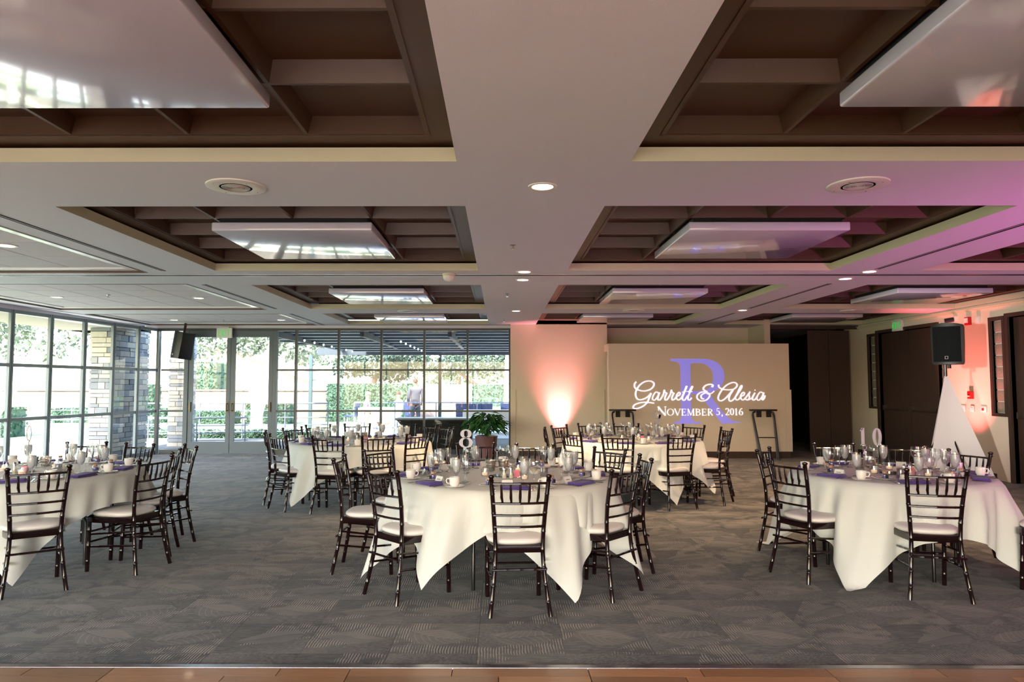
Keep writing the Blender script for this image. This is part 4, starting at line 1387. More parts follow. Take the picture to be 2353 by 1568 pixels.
def setting(tb, ang, k, extra=False):
    cx, cy = tb['c']
    r = tb['r']
    co, si = math.cos(ang), math.sin(ang)
    rr = random.Random(hash((round(cx, 2), k)) % 9999)

    def put(name, rad, side, me=None, dz=0., rz=0., kids=()):
        # rad: distance from the table centre along the diner's axis; side: metres to the diner's right
        # a diner facing inwards has the right hand at (-sin, cos)*+1
        x = cx + co * rad - si * side * 1.0
        y = cy + si * rad + co * side * 1.0
        lab, cat = SPECS[name]
        where = tb['id'] + ', ' + ORD[min(k, 10)]
        if extra:
            where = tb['id'] + ', %s chairless place' % ('first' if extra == 1 else 'second' if extra == 2 else 'third')
        o = O(name, me, loc=(x, y, ZT + .0035 + dz + .001), rz=ang + PI / 2 + rz, label='%s at %s' % (lab, where), cat=cat, group=name.replace('_', ' ') + 's on ' + tb['id'])
        for nm, mm in kids:
            O(nm, mm, o)
        return o
    j = lambda s: (rr.random() - .5) * s
    near = cy < 8
    put('napkin', r - .115, j(.03), rz=j(.5), kids=(('cloth', nap_body), ('fold', nap_fold)))
    put('fork', r - .12, -.135, fork, rz=j(.2))
    if near:
        put('salad_fork', r - .125, -.165, fork, rz=j(.2))
    put('knife', r - .12, .125, knife, rz=j(.2))
    put('spoon', r - .12, .150, spoon, rz=j(.2))
    put('saucer', r - .15, .245, saucer_m)
    put('coffee_cup', r - .15, .245, dz=.0075, rz=rr.random() * 6.28, kids=(('cup_body', cup_m), ('cup_handle', handle_m)))
    put('water_goblet', r - .30, .09 + j(.03), kids=(('goblet_glass', goblet), ('iced_water', water)))
    put('wine_glass', r - .34 + j(.03), .175 + j(.02), wine)
    put('champagne_flute', r - .385 + j(.02), .10 + j(.02), flute)
    put('bread_plate', r - .29, -.17, plate_m)
    put('favor_jar', r - .28, -.17, dz=.008, rz=j(.8), kids=(('jar_glass', jar_m), ('cork_lid', cork_m), ('sweets', mints_m), ('tag', tag_m)))
    if near:
        put('place_card', r - .235, -.03 + j(.03), rz=j(.5), kids=(('card_fold', card_m), ('written_name', cardink)))


# centrepiece items
bucket_m = lat([(.001, .002), (.034, .002), (.046, .088), (.050, .088), (.050, .092), (.045, .092), (.033, .005), (.001, .005)], 24, M('galvanised', (168, 162, 156), .32, metal=.9))
votive_m = lat([(.001, .004), (.024, .002), (.030, .002), (.034, .06), (.032, .06), (.026, .008), (.001, .008)], 20, m_crystal)
wax_m = lat([(.001, .010), (.022, .010), (.024, .030), (.001, .031)], 16, m_wax)
flame_m = lat([(.001, .031), (.006, .038), (.004, .048), (.0005, .058)], 10, m_flame)
shk_m = lat([(.001, .002), (.02, .001), (.021, .01), (.016, .05), (.014, .072)], 14, m_crystal)
shk_f = lat([(.001, .003), (.018, .003), (.014, .045), (.001, .046)], 12, M('salt_fill', (220, 214, 196), .7))
shk_c = lat([(.0145, .070), (.0145, .082), (.009, .098), (.001, .101)], 14, m_steel)
cream_m = lat([(.001, .001), (.033, .001), (.035, .006), (.031, .05), (.033, .075), (.031, .075), (.001, .074)], 24, m_steel)
dish_m = lat([(.001, .006), (.035, .006), (.05, .03), (.052, .03), (.038, .002), (.001, .001)], 24, m_china)
butter_m = shade_auto(MB().box(-.02, .012, -.015, .015, .007, .026).box(-.01, .022, -.01, .012, .026, .036).mesh('butter', M('butter', (240, 222, 150), .5), bev=.004, fixn=True))
mirror_m = lat([(.001, .001), (.10, .001), (.102, .004), (.10, .008), (.001, .008)], 32, M('teal_glass', (52, 84, 88), .12, coat=.8))
rack_m = MB()
for s in (-1, 1):
    rack_m.tube([(s * .13, -.06, .002), (s * .12, -.055, .03), (s * .055, -.05, .034), (0, -.02, .036)], .0022, 6)
    rack_m.tube([(s * .13, .06, .002), (s * .12, .055, .03), (s * .055, .05, .034), (0, .02, .036)], .0022, 6)
    rack_m.tube([(s * .056 + .045 * math.cos(q * PI / 8), .045 * math.sin(q * PI / 8), .065) for q in range(17)], .002, 6)
rack_m.tube([(0, 0, .036), (0, 0, .17)], .0025, 6)
rack_m.tube([(.018 * math.sin(q * PI / 6), 0, .188 - .018 * math.cos(q * PI / 6)) for q in range(13)], .002, 6)
rack_m = shade_auto(rack_m.mesh('rack', m_steel), 60)
pk_g = MB().box(-.03, .03, -.022, .022, .002, .006).box(-.03, -.028, -.022, .022, .006, .045).box(.028, .03, -.022, .022, .006, .045).box(-.028, .028, .020, .022, .006, .045).mesh('caddy', m_crystal)
PKS = [M('packet_%s' % a, c, .6) for a, c in (('pink', (232, 120, 150)), ('yellow', (226, 214, 70)), ('white', (236, 236, 236)), ('blue', (110, 150, 214)))]
pk_m = [MB().box(-.022, .022, -.001, .001, .006, .06).mesh('packet', p) for p in PKS]
m_num = M('number_silver', (196, 196, 204), .35, metal=.25)
m_numg = M('number_grey', (150, 148, 160), .4, metal=.2)


def centre(tb, where):
    cx, cy = tb['c']
    z = ZT + .004

    def put(name, dx, dy, lab, cat, me=None, rz=0., kids=(), dz=0.):
        o = O(name, me, loc=(cx + dx, cy + dy, z + dz), rz=rz, label='%s in the middle of %s' % (lab, where), cat=cat, group=name.replace('_', ' ') + 's on ' + tb['id'])
        for nm, mm, lc in kids:
            O(nm, mm, o, lc)
        return o
    o3 = (0, 0, 0)
    put('serving_plate', .0, -.05, 'round teal glass plate', 'plate', mirror_m)
    put('bucket_rack', -.06, .28, 'wire rack holding two metal buckets', 'rack', rack_m, rz=.15)
    q = .055
    for s, t_n in ((-1, 'first'), (1, 'second')):
        put('metal_bucket', -.06 + s * q * math.cos(.15), .28 + s * q * math.sin(.15), '%s small galvanised bucket in the wire rack' % ('window-side' if s < 0 else 'door-side'), 'bucket', bucket_m, dz=.004)
    put('creamer', .33 if tb['r'] > .8 else -.1, -.07 if tb['r'] > .8 else -.36, 'polished steel creamer', 'creamer', cream_m)
    put('salt_shaker', .0, -.23, 'glass salt shaker with steel top', 'shaker', kids=(('glass_body', shk_m, o3), ('salt', shk_f, o3), ('steel_cap', shk_c, o3)))
    put('pepper_shaker', .055, -.22, 'glass pepper shaker with steel top', 'shaker', kids=(('glass_body', shk_m, o3), ('pepper', shk_f, o3), ('steel_cap', shk_c, o3)))
    put('butter_dish', .26, .10, 'white dish of butter curls', 'dish', kids=(('bowl', dish_m, o3), ('butter', butter_m, o3)))
    k = 0
    for dx, dy, nm in ((-.16, -.06, 'window-side'), (.16, -.29, 'front'), (.12, .22, 'rear')):
        t = put('votive_candle', dx, dy, 'lit glass votive candle, %s one,' % nm, 'candle', kids=(('glass_cup', votive_m, o3), ('wax', wax_m, o3), ('flame', flame_m, o3)))
    t = put('sugar_caddy', .10, -.15, 'clear caddy of coloured sugar packets', 'caddy', kids=(('holder', pk_g, o3),))
    for k in range(8):
        O('packet', pk_m[k % 4], t, (0, -.016 + .0042 * k, 0), rot=(math.radians(-8 + 2 * k), 0, 0))


for ti, tb in enumerate(TABLES):
    cx, cy = tb['c']
    r = tb['r']
    tt = O('banquet_table', None, loc=(cx, cy, 0), label='round folding table hidden under the ivory cloth of %s' % tb['id'], cat='table', group='round banquet tables')
    O('tabletop', MB().lathe([(.001, .735), (r - .01, .735), (r, .74), (r, .757), (r - .01, .76), (.001, .76)], 48).mesh('tabletop', m_dkbrown), tt)
    for k in range(4):
        a = tb['rot'] + PI / 4 + k * PI / 2
        c_, s_ = math.cos(a), math.sin(a)
        q = r * .72
        O('leg', shade_auto(MB().tube([(q * .45 * c_, q * .45 * s_, .73), (q * .95 * c_, q * .95 * s_, .42), (q * c_, q * s_, .36), (q * c_, q * s_, .0)], .014, 8).mesh('leg', m_blackm), 60), tt)
    O('tablecloth', cloth(tb['c'], r, 2.29, tb['rot'], 0, 3 + ti), loc=(cx, cy, 0), rz=0,
      label='ivory square tablecloth with hanging corners on %s' % tb['id'], cat='tablecloth', group='ivory tablecloths')
    if tb['id'] in ('the front middle table', 'the rear partition table'):
        O('overlay_cloth', cloth(tb['c'], r, 2.20, tb['rot'] - math.radians(54), .006, 13 + ti), loc=(cx, cy, 0), rz=0,
          label='second ivory cloth laid crosswise over the first on %s' % tb['id'], cat='tablecloth', group='ivory overlay cloths')
    angs = [math.atan2(p[1] - cy, p[0] - cx) for p in tb['chairs']]
    # seats crowd in places: keep place settings at least 33 degrees apart
    fixed = list(angs)
    gap = math.radians(35 if r > .8 else 42)
    for _ in range(200):
        srt = sorted(range(len(fixed)), key=lambda i: fixed[i] % (2 * PI))
        for a_, b_ in zip(srt, srt[1:] + srt[:1]):
            if a_ == b_:
                continue
            d = (fixed[b_] - fixed[a_]) % (2 * PI)
            if d < gap:
                fixed[a_] -= (gap - d) / 2
                fixed[b_] += (gap - d) / 2
    if len(fixed) == 11:
        fixed = fixed[:10]
    for k, a in enumerate(fixed):
        setting(tb, a, k)
    for e_, a in enumerate(tb['extra']):
        setting(tb, math.radians(a), 20 + e_, extra=e_ + 1)
    centre(tb, tb['id'])


def number(ch, x, y, z0, z1, wdt, mat, base_z, lab, bold=1.):
    t = O('number_stand', None, loc=(x, y, base_z), label=lab, cat='table number', group='table numbers')
    O('base_disc', MB().lathe([(.001, .006), (.03, .005), (.032, 0)], 20).mesh('base', m_steel), t)
    O('rod', MB().tube([(0, 0, .004), (0, 0, z0 - base_z)], .0035, 6).mesh('rod', m_steel), t)
    O('clip', shade_auto(MB().lathe([(.001, 0), (.009, .006), (.009, .014), (.001, .02)], 12, (0, 0, z0 - base_z - .012)).mesh('clip', m_steel)), t)
    if ch == 'ring':
        pts = [(.02 * math.sin(q * PI / 12), 0, z0 - base_z + .065 - .065 * math.cos(q * PI / 12)) for q in range(25)]
        O('loop', shade_auto(MB().tube(pts, .0035, 6).mesh('loop', M('rose_wire', (196, 160, 150), .4)), 60), t)
    else:
        mb = MB()
        glyph(mb, ch, -wdt / 2, wdt / 2, z0 - base_z, z1 - base_z, -.004, .004, bold)
        O('numeral', mb.mesh('numeral', mat, fixn=True), t)
    return t


zb = ZT + .0075
number('8', -.295, 6.1, .985, 1.14, .12, m_numg, zb, 'silver table number 8 on a rod in the middle of the front table', 1.25)
number('1', 3.19, 6.3, .99, 1.145, .08, m_num, zb, 'pale digit 1 on a rod, first half of table number 10', 1.0)
number('0', 3.315, 6.3, .985, 1.14, .075, m_num, zb, 'pale digit 0 on a rod, second half of table number 10', 1.0)
number('9', 2.17, 9.9, .972, 1.165, .13, m_numg, zb, 'silver table number 9 on a rod before the tan partition', 1.15)
number('7', -1.79, 9.6, .99, 1.155, .11, m_num, zb, 'silver table number 7 on a rod before the far windows', 1.1)
number('ring', -4.14, 6.25, 1.03, 1.16, .02, m_num, zb, 'oval wire loop holder on a rod on the window-side table')

# ---------------------------------------------------------------- outdoors
O('ground_lawn', MB().box(-60, 60, 15.95, 90, -.3, -.08).box(-60, -8.45, -20, 15.95, -.3, -.08).mesh('lawn', m_grass), kind='structure')
O('patio', MB().box(-12, 12, -14, YB - .3, -.2, -.02).box(-12, 12, 15.95, 20.6, -.2, -.02).box(-10.2, -8.45, -8, 15.95, -.2, -.02).box(-4.2, 14, 20.6, 34, -.2, -.03).mesh('patio', m_concrete), kind='structure')
O('path', MB().box(-40, -4.2, 24, 26.6, -.2, -.06).mesh('path', m_concrete), kind='structure')
O('eave_soffit', MB().box(-9.7, -8.36, YB, 16.9, 2.74, 2.9).box(-9.7, -8.36, 15.8, 16.9, 2.74, 2.9).mesh('soffit', m_stucco), kind='structure')


def stone_pillar(name, x0, x1, y0, y1, h, lab, sd):
    rr = random.Random(sd)
    p = O(name, None, loc=((x0 + x1) / 2, (y0 + y1) / 2, 0), label=lab, cat='pillar')
    off = (-(x0 + x1) / 2, -(y0 + y1) / 2, 0)
    O('core', MB().box(x0 + .03, x1 - .03, y0 + .03, y1 - .03, -.02, h).mesh('core', m_mortar), p, off)
    for face in range(2):
        L0, L1 = (x0, x1) if face == 0 else (y0, y1)
        z = 0.
        while z < h - .02:
            hh = min(.07 + .075 * rr.random(), h - z)
            u = L0
            while u < L1 - .01:
                wd = .14 + .34 * rr.random()
                v = min(u + wd, L1)
                if L1 - v < .1:
                    v = L1
                pr = .012 + .02 * rr.random()
                g = .006
                if face == 0:
                    mb = MB().box(u + g, v - g, y0 - pr + .03, y0 + .05, z + g, z + hh - g)
                else:
                    mb = MB().box(x1 - .05, x1 - .03 + pr, u + g, v - g, z + g, z + hh - g)
                O('stone', mb.mesh('stone', rr.choice(STONES)), p, off)
                u = v
            z += hh


stone_pillar('stone_pillar', -8.72, -8.18, 15.0, 16.5, 2.74, 'stacked-stone pillar outside the glass corner', 5)
stone_pillar('stone_pillar', -8.25, -7.8, 17.6, 18.2, 2.9, 'narrow stacked-stone pillar seen through the corner glass', 9)


def leaf_cloud(blobs, n, size, seed, flat=.6):
    rr = random.Random(seed)
    mb = MB()
    tot = sum(b[3] * b[4] for b in blobs)
    for (x, y, z, rx, rz_) in blobs:
        for _ in range(int(n * rx * rz_ / tot)):
            a, c = rr.random() * 2 * PI, rr.random() * 2 - 1
            s = math.sqrt(1 - c * c)
            q = .55 + .45 * rr.random()
            px, py, pz = x + rx * q * s * math.cos(a), y + rx * q * s * math.sin(a), z + rz_ * q * c
            d1 = Vector((rr.random() - .5, rr.random() - .5, rr.random() - .5)).normalized()
            d2 = d1.cross(Vector((rr.random() - .5, rr.random() - .5, rr.random() - .5))).normalized()
            w_ = size * (.6 + .8 * rr.random())
            p = Vector((px, py, pz))
            mb.quad(p - d1 * w_, p - d2 * w_ * flat, p + d1 * w_, p + d2 * w_ * flat)
    return mb


def tree(x, y, h, trunks, blobs, lab, mat, bark, n, size, seed, tr=.2, name='garden_tree'):
    t = O(name, None, loc=(x, y, -.1), label=lab, cat='tree', group='garden trees')
    mb = MB()
    for pts in trunks:
        P = catmull(pts, 4)
        k = len(P)
        mb.tube(P, [tr * (1 - .75 * i / k) for i in range(k)], 9)
    O('trunk', shade_auto(mb.mesh('trunk', bark), 70), t)
    O('crown', leaf_cloud(blobs, n, size, seed).mesh('crown', mat), t, kind='stuff')


tree(-8.75, 25.5, 6, [[(0, 0, 0), (0, 0, .9), (-.25, 0, 1.8), (-.9, 0, 2.9), (-1.6, .3, 4)], [(0, 0, .6), (.3, 0, 1.6), (.35, .2, 2.8), (.8, .2, 4.2)], [(.2, 0, 1.0), (.6, .2, 2.0), (1.2, .3, 3.4)]],
     [(-1.8, 0, 3.3, 1.3, .8), (.2, .3, 3.9, 1.6, 1.0), (1.5, .4, 3.0, 1.1, .7), (-.5, 0, 3.0, .8, .4)],
     'pale-barked forked tree seen through the glass double doors', m_foliage, m_bark, 2600, .09, 3, .24)
tree(-14.6, 20.5, 6, [[(0, 0, 0), (0, 0, 1.0), (.1, 0, 2.2), (-.5, 0, 3.6)], [(0, 0, .8), (.6, 0, 1.7), (1.0, .2, 2.8), (1.3, .2, 4.0)]],
     [(-.8, 0, 3.2, 1.3, .8), (1.4, .2, 3.1, 1.1, .8), (.2, .4, 3.9, 1.5, .8)],
     'forked sunlit tree outside the window wall', m_foliage, m_bark, 1300, .08, 5, .17)
tree(-19.9, 27, 6, [[(0, 0, 0), (.1, 0, 1.5), (.2, 0, 3.2), (.6, 0, 4.6)]], [(.2, 0, 3.6, 2.2, 1.3), (-1.6, 0, 3.0, 1.2, .8)],
     'round-crowned tree farthest along the window wall', m_foliage, m_bark, 1300, .1, 6, .2)
tree(-6.6, 36, 7, [[(0, 0, 0), (.1, 0, 1.4), (.5, 0, 2.6), (1.2, 0, 3.8)]], [(.4, 0, 3.0, 1.9, 1.1), (-1.0, 0, 2.5, 1.0, .6), (1.9, 0, 3.1, 1.2, .9), (1.0, .4, 2.1, 1.1, .4)],
     'dark blue-green pine behind the clipped hedge', m_pine, m_barkd, 3600, .10, 8, .2)
tree(-.6, 38, 7, [[(0, 0, 0), (-.2, 0, 1.1), (-1.2, 0, 2.0), (-2.6, 0, 2.8)], [(0, 0, .8), (1.1, 0, 1.8), (2.4, 0, 2.3)]], [(-.4, 0, 3.2, 2.1, 1.1), (2.0, 0, 3.0, 1.3, .8), (-2.2, 0, 2.6, 1.0, .6), (.6, .5, 4.1, 1.8, .8)],
     'spreading pine with dark slanting branches behind the standing man', m_pine, m_barkd, 3400, .10, 9, .16)
tree(.35, 30, 7, [[(0, 0, 0), (0, 0, 2), (.05, 0, 4), (.1, 0, 6)]], [(.2, 0, 3.9, 1.3, .8), (1.2, 0, 2.8, .7, .5)],
     'straight pale trunk beyond the patio tables', m_foliage, m_bark, 1300, .09, 10, .26)
tree(-3.2, 54, 9, [[(0, 0, 0), (0, 0, 2), (.3, 0, 4)]], [(0, 0, 3.6, 5, 2.2), (6.5, 0, 3.4, 4, 2.0), (-7, 2, 3.0, 3.5, 1.5), (-14, 4, 3.4, 4, 1.8)],
     'bank of distant olive-green trees closing the view', m_foliage, m_barkd, 6000, .17, 11, .3)


def hedge(name, x0, x1, y0, y1, z1, n, lab, seed, mat=None, z0=-.1, size=.06, grp=None):
    rr = random.Random(seed)
    mb = MB()
    for _ in range(n):
        f = rr.random()
        x = x0 + (x1 - x0) * rr.random()
        if f < .6:
            p = Vector((x, y0, z0 + (z1 - z0) * rr.random()))
        elif f < .85:
            p = Vector((x, y0 + (y1 - y0) * rr.random(), z1))
        else:
            p = Vector((rr.choice((x0, x1)), y0 + (y1 - y0) * rr.random(), z0 + (z1 - z0) * rr.random()))
        d1 = Vector((rr.random() - .5, rr.random() - .5, rr.random() - .5)).normalized()
        d2 = d1.cross(Vector((rr.random() - .5, rr.random() - .5, rr.random() - .5))).normalized()
        mb.quad(p - d1 * size, p - d2 * size * .6, p + d1 * size, p + d2 * size * .6)
    g = O(name, None, loc=((x0 + x1) / 2, (y0 + y1) / 2, z0), label=lab, cat='hedge', group=grp)
    off = (-(x0 + x1) / 2, -(y0 + y1) / 2, -z0)
    O('leaf_mass', mb.mesh('leafmass', mat or m_hedge), g, off, kind='stuff')
    O('inner_bush', MB().box(x0 + .04, x1 - .04, y0 + .04, y1 - .04, z0, z1 - .04).mesh('inner', mat or m_hedge), g, off)


hedge('clipped_hedge', -7.6, -3.7, 31, 32, 1.55, 2600, 'tall clipped green hedge beyond the railing', 2)
hedge('clipped_hedge', -1.3, 6.5, 33, 34, 1.5, 3000, 'long clipped hedge behind the patio tables', 3)
hedge('low_shrub', -10.4, -8.6, 29, 30, .75, 900, 'low dark shrub at the foot of the block wall nearest the tall hedge', 4, grp='low shrubs by the block wall')
hedge('low_shrub', -13.6, -10.9, 29, 30, .45, 900, 'low green shrub behind the forked tree', 5, grp='low shrubs by the block wall')
hedge('low_shrub', -19.0, -14.2, 30, 31, .5, 1100, 'long low shrub seen through the first glass door', 6, grp='low shrubs by the block wall')
hedge('round_bush', -15.4, -13.6, 34, 35.4, 2.6, 1500, 'bushy green tree top over the block wall', 7)
hedge('window_shrub', -16.2, -14.9, 21.6, 22.4, .8, 700, 'small green bush outside the window wall', 12)
hedge('window_shrub', -12.7, -12.0, 24.6, 25.2, 1.5, 700, 'upright shrub beside the stone pillar outside', 13)
hedge('ground_cover', -11.2, -5.2, 20.8, 21.4, .18, 1500, 'strip of leafy ground cover at the foot of the railing', 14)
O('garden_wall', MB().box(-24, -7.5, 32.4, 32.7, -.1, 1.25).box(-24, -7.5, 32.35, 32.75, 1.25, 1.32).mesh('gw', m_blockw), label='long beige block wall at the end of the lawn', cat='wall')
O('garden_wall', MB().box(-3.7, -1.4, 33.2, 33.5, -.1, 1.55).mesh('gw2', m_blockw), label='pale wall section between the two clipped hedges', cat='wall')
O('garden_wall', MB().box(-40, -17, 36.4, 36.7, -.1, 1.3).mesh('gw3', m_blockw), label='beige block wall beyond the window-side lawn', cat='wall')
hs = O('neighbour_house', None, loc=(-13, 43, 0), label='low pale house with a slanting grey roof over the block wall', cat='house')
O('house_wall', MB().box(-8, 7, 0, 6, -.1, 2.7).mesh('hw', m_stucco), hs)
rf = MB()
rf.v = [(-4.2, -.6, 4.1), (-4.2, 6, 4.1), (1.6, -.6, 1.9), (1.6, 6, 1.9), (-4.2, -.6, 3.9), (-4.2, 6, 3.9), (1.6, -.6, 1.7), (1.6, 6, 1.7)]
rf.f = [(0, 2, 3, 1), (4, 5, 7, 6), (0, 4, 6, 2), (2, 6, 7, 3), (1, 3, 7, 5), (0, 1, 5, 4)]
O('roof', rf.mesh('roof', m_roof), hs)
O('gable', MB().quad((-4.2, -.02, 2.6), (0, -.02, 2.6), (-4.2, -.02, 3.9)).mesh('gable', m_stucco), hs)
O('window', MB().box(1.2, 1.8, -.05, .02, 1.8, 2.4).mesh('hwin', M('far_window', (70, 84, 104), .3)), hs)

# railings
def railing(y, x0, x1, posts, lab, rails, h=1.0, slope=0.):
    t = O('metal_railing', None, loc=(x0, y, 0), label=lab, cat='railing')
    for z in rails:
        O('rail', MB().tube([(0, 0, z), (x1 - x0, slope * (x1 - x0) * .4, z + slope * (x1 - x0) * .1)], .02 if z == max(rails) else .012, 6).mesh('rl', m_rail), t)
    for k in range(posts + 1):
        x = (x1 - x0) * k / posts
        O('post', MB().tube([(x, 0, -.08), (x, 0, h)], .018, 6).mesh('post', m_rail), t)


railing(20.2, -13.4, -4.9, 7, 'grey metal railing between the patio and the lawn', (1.0, .8, .6, .4, .2))
railing(24.3, -5.0, 3.4, 6, 'farther grey railing in front of the patio tables', (.92, .62, .32), .92)
railing(18.4, -11.6, -6.6, 4, 'low ramp railing outside the glass double doors', (.62, .42, .22, .04), .62, .1)

# pergola
pg = O('pergola', None, loc=(0, 18, 0), label='grey slatted metal patio cover with string lights outside', cat='pergola')
m_perg_lit = M('pergola_metal_lit', (150, 166, 178), .6)  # same metal made paler: light on the stepped slats painted into the colour
for k in range(26):
    y = -1.85 + .27 * k
    dz = .035 * (k % 3)
    O('slat', MB().box(-6.0 + .12 * max(0, k - 12), 4.2, y, y + .22, 2.84 - .008 * k - dz, 2.90 - .008 * k).mesh('slat', m_perg_lit if k % 3 == 1 else m_perg), pg)
for x in (-5.2, -3.2, -1.2, .9):
    O('joist', MB().box(x, x + .09, -1.9, 5.2, 2.62, 2.80).mesh('joist', m_perg), pg)
O('beam', MB().box(-6.0, 4.4, 5.2, 5.34, 2.5, 2.72).mesh('beam', m_perg), pg)
for x in (-6.22, -1.98, 3.0):
    O('post', MB().box(x - .05, x + .05, 5.2, 5.3, -.03, 2.5).mesh('post', M('post_dark', (44, 66, 70), .5)), pg)
bl = MB().lathe([(.001, .03), (.02, .02), (.024, 0), (.018, -.02), (.001, -.03)], 8).mesh('bulb', M('bulb_white', (240, 244, 255), .3, emit=(230, 240, 255), estr=2))
for k in range(14):
    O('bulb', bl, pg, (-4.6 + (k % 2) * 2.2, -1.4 + .45 * k, 2.56))
for k in range(10):
    O('bulb', bl, pg, (-5.8 + .95 * k, 5.1, 2.44))

# black bar table outside
t = O('patio_bar', None, loc=(-1.62, 17.0, 0), label='black bar counter with a pale top outside the far window', cat='counter')
O('counter_top', MB().box(-.85, .95, -.3, .4, .70, .74).mesh('ct', M('counter_pale', (120, 122, 130), .4)), t)
O('counter_body', MB().box(-.72, .95, -.25, .35, -.02, .70).mesh('cb', m_black), t)
bp = MB()
bp.v = [(-.83, -.28, .70), (-.72, -.28, .58), (.95, -.28, .58), (.95, -.28, .70), (-.83, -.25, .70), (-.72, -.25, .58), (.95, -.25, .58), (.95, -.25, .70)]
bp.f = [(0, 1, 2, 3), (7, 6, 5, 4), (0, 4, 5, 1), (1, 5, 6, 2), (2, 6, 7, 3), (3, 7, 4, 0)]
O('apron', bp.mesh('apron', m_black), t)


# people and patio furniture outside
def person(x, y, rz, seated, suit, hair, lab, sc_=1.0, skirt=None):
    t = O('person', None, loc=(x, y, -.03), rz=rz, label=lab, cat='person')
    t.scale = (sc_, sc_, sc_)

    def skin(name, verts, edges, rad, mat, root=0):
        me = bpy.data.meshes.new(name)
        me.from_pydata(verts, edges, [])
        me.materials.append(mat)
        o = O(name, me, t)
        o.modifiers.new('skin', 'SKIN')
        for i, rr_ in enumerate(rad):
            me.skin_vertices[0].data[i].radius = (rr_, rr_) if not isinstance(rr_, tuple) else rr_
        me.skin_vertices[0].data[root].use_root = True
        o.modifiers.new('sub', 'SUBSURF').levels = 1
        o.modifiers['sub'].render_levels = 2
        for p in me.polygons:
            p.use_smooth = True
        return o
    H = .47 if seated else .95
    sh = H + .50
    # body: trunk, neck, head, arms and legs in one surface
    V = [(0, 0, H), (0, 0, H + .25), (0, .01, sh - .05), (0, .02, sh + .06), (0, .03, sh + .13), (0, .04, sh + .27)]
    E_ = [(0, 1), (1, 2), (2, 3), (3, 4), (4, 5)]
    Rd = [(.15, .11), (.14, .10), (.14, .10), .055, .085, .075]
    for s in (-1, 1):
        b = len(V)
        V += [(s * .19, 0, sh - .03), (s * .24, -.03, sh - .32), (s * .235, .06 if not seated else .22, sh - .55), (s * .23, .09 if not seated else .3, sh - .63)]
        E_ += [(2, b), (b, b + 1), (b + 1, b + 2), (b + 2, b + 3)]
        Rd += [.065, .052, .038, .04]
        b = len(V)
        if seated:
            V += [(s * .10, .05, H - .02), (s * .12, .42, H), (s * .12, .44, .08), (s * .12, .56, .04)]
        else:
            V += [(s * .10, 0, H - .08), (s * .11, .02, .50), (s * .12, 0, .09), (s * .12, .14, .04)]
        E_ += [(0, b), (b, b + 1), (b + 1, b + 2), (b + 2, b + 3)]
        Rd += [.095, .07, .045, .04]
    body = skin('body', V, E_, Rd, m_skin)
    # jacket over trunk and arms
    V = [(0, 0, H - .12), (0, 0, H + .12), (0, 0, H + .32), (0, .01, sh - .04)]
    E_ = [(0, 1), (1, 2), (2, 3)]
    Rd = [(.205, .15), (.18, .135), (.185, .135), (.15, .11)]
    for s in (-1, 1):
        b = len(V)
        V += [(s * .20, 0, sh - .05), (s * .255, -.03, sh - .32), (s * .245, .05 if not seated else .18, sh - .53)]
        E_ += [(3, b), (b, b + 1), (b + 1, b + 2)]
        Rd += [.078, .066, .055]
    skin('jacket', V, E_, Rd, suit, 1)
    if not seated:
        V = [(0, 0, H - .04)]
        E_ = []
        Rd = [(.15, .12)]
        for s in (-1, 1):
            b = len(V)
            V += [(s * .10, 0, H - .2), (s * .115, .015, .5), (s * .125, 0, .09)]
            E_ += [(0, b), (b, b + 1), (b + 1, b + 2)]
            Rd += [.105, .085, .07]
        skin('trousers', V, E_, Rd, suit)
    hm = MB()
    for i in range(7):
        ph_ = PI * i / 12
        for k in range(14):
            a = 2 * PI * k / 14
            rr_ = .098 * math.sin(ph_) + .001
            hm.v.append((rr_ * math.cos(a) * .95, -.0 + rr_ * math.sin(a) * 1.1, .115 * math.cos(ph_) - (.03 if math.sin(a) < 0 and i > 4 else 0)))
    for i in range(6):
        for k in range(14):
            hm.f.append((i * 14 + k, i * 14 + (k + 1) % 14, (i + 1) * 14 + (k + 1) % 14, (i + 1) * 14 + k))
    O('hair', shade_auto(hm.mesh('hair', hair), 80), t, (0, .025, sh + .225))
    fm = MB()
    fm.box(-.035, -.02, .11, .118, .0, .008).box(.02, .035, .11, .118, .0, .008).box(-.02, .02, .108, .114, -.06, -.052)
    fm.box(-.008, .008, .11, .135, -.035, -.005)
    O('face_features', fm.mesh('face', m_hair), t, (0, .01, sh + .2))


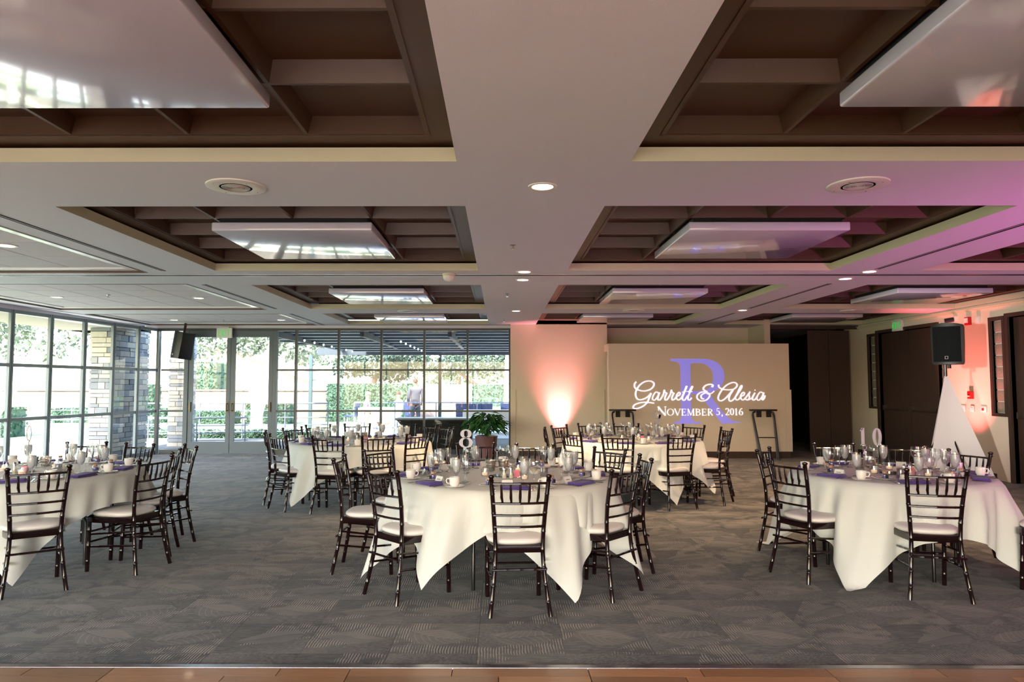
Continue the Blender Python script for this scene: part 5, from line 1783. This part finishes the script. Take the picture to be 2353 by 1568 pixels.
m_lav = M('lavender_cloth', (140, 124, 160), .8)
m_navy = M('navy_cloth', (40, 50, 84), .8)
m_pinkc = M('blush_cloth', (186, 148, 148), .8)
person(-2.99, 25.0, math.radians(20), False, m_suit, m_hair, 'person standing with back turned in a grey suit out on the patio', 1.0)
person(-3.45, 26.6, math.radians(-60), True, m_navy, m_hair, 'person seated outside in blue beside the standing man')
person(-4.95, 26.4, math.radians(-90), True, m_pinkc, M('hair_fair', (176, 140, 104), .8), 'person seated outside in blush clothing at the first patio table')
person(-4.0, 28.0, math.radians(120), True, m_lav, m_hair, 'person seated outside in lavender at the first patio table')
person(.55, 26.6, math.radians(60), True, m_navy, M('hair_red', (120, 50, 60), .8), 'person seated outside in dark clothes by the pale trunk')
for (x, y, wd, lab) in ((-4.35, 25.6, .7, 'white-clothed patio table beside the seated guests'), (-.75, 26.0, .95, 'long white-clothed patio table under the far hedge'), (-.2, 23.0, 1.0, 'white-topped patio table nearest the potted plant outside')):
    t = O('patio_table', None, loc=(x, y, -.03), label=lab, cat='table', group='patio tables')
    O('cloth_skirt', MB().box(-wd, wd, -.4, .4, .25, .74).mesh('skirt', m_white), t)
    for sx_ in (-1, 1):
        for sy_ in (-1, 1):
            O('leg', MB().tube([(sx_ * (wd - .1), sy_ * .3, 0), (sx_ * (wd - .1), sy_ * .3, .26)], .02, 6).mesh('tleg', m_rail), t)
pcm = []
cm = MB().box(-.22, .22, -.22, .22, .43, .47)
pcm.append(('seat', cm.mesh('ps', m_navy)))
pcm.append(('backrest', MB().box(-.22, .22, -.24, -.20, .47, .9).mesh('pb', m_navy)))
for sx_ in (-1, 1):
    for sy_ in (-1, 1):
        pcm.append(('leg', MB().tube([(sx_ * .19, sy_ * .19, 0), (sx_ * .19, sy_ * .19, .43)], .015, 6).mesh('pl', m_rail)))
for k, (x, y, rz_, lab) in enumerate(((-1.35, 25.2, 0, 'nearest the standing man'), (-.95, 25.1, .2, 'second from the standing man'), (-.45, 25.2, -.2, 'before the long white table'),
                                      (.15, 25.4, .3, 'close to the pale trunk'), (-5.3, 25.3, 1.5, 'at the first patio table'), (.65, 22.6, -1.4, 'beside the nearest patio table'))):
    t = O('patio_chair', None, loc=(x, y, -.03), rz=rz_, label='blue patio chair outside, ' + lab, cat='chair', group='blue patio chairs')
    for nm, me in pcm:
        O(nm, me, t)
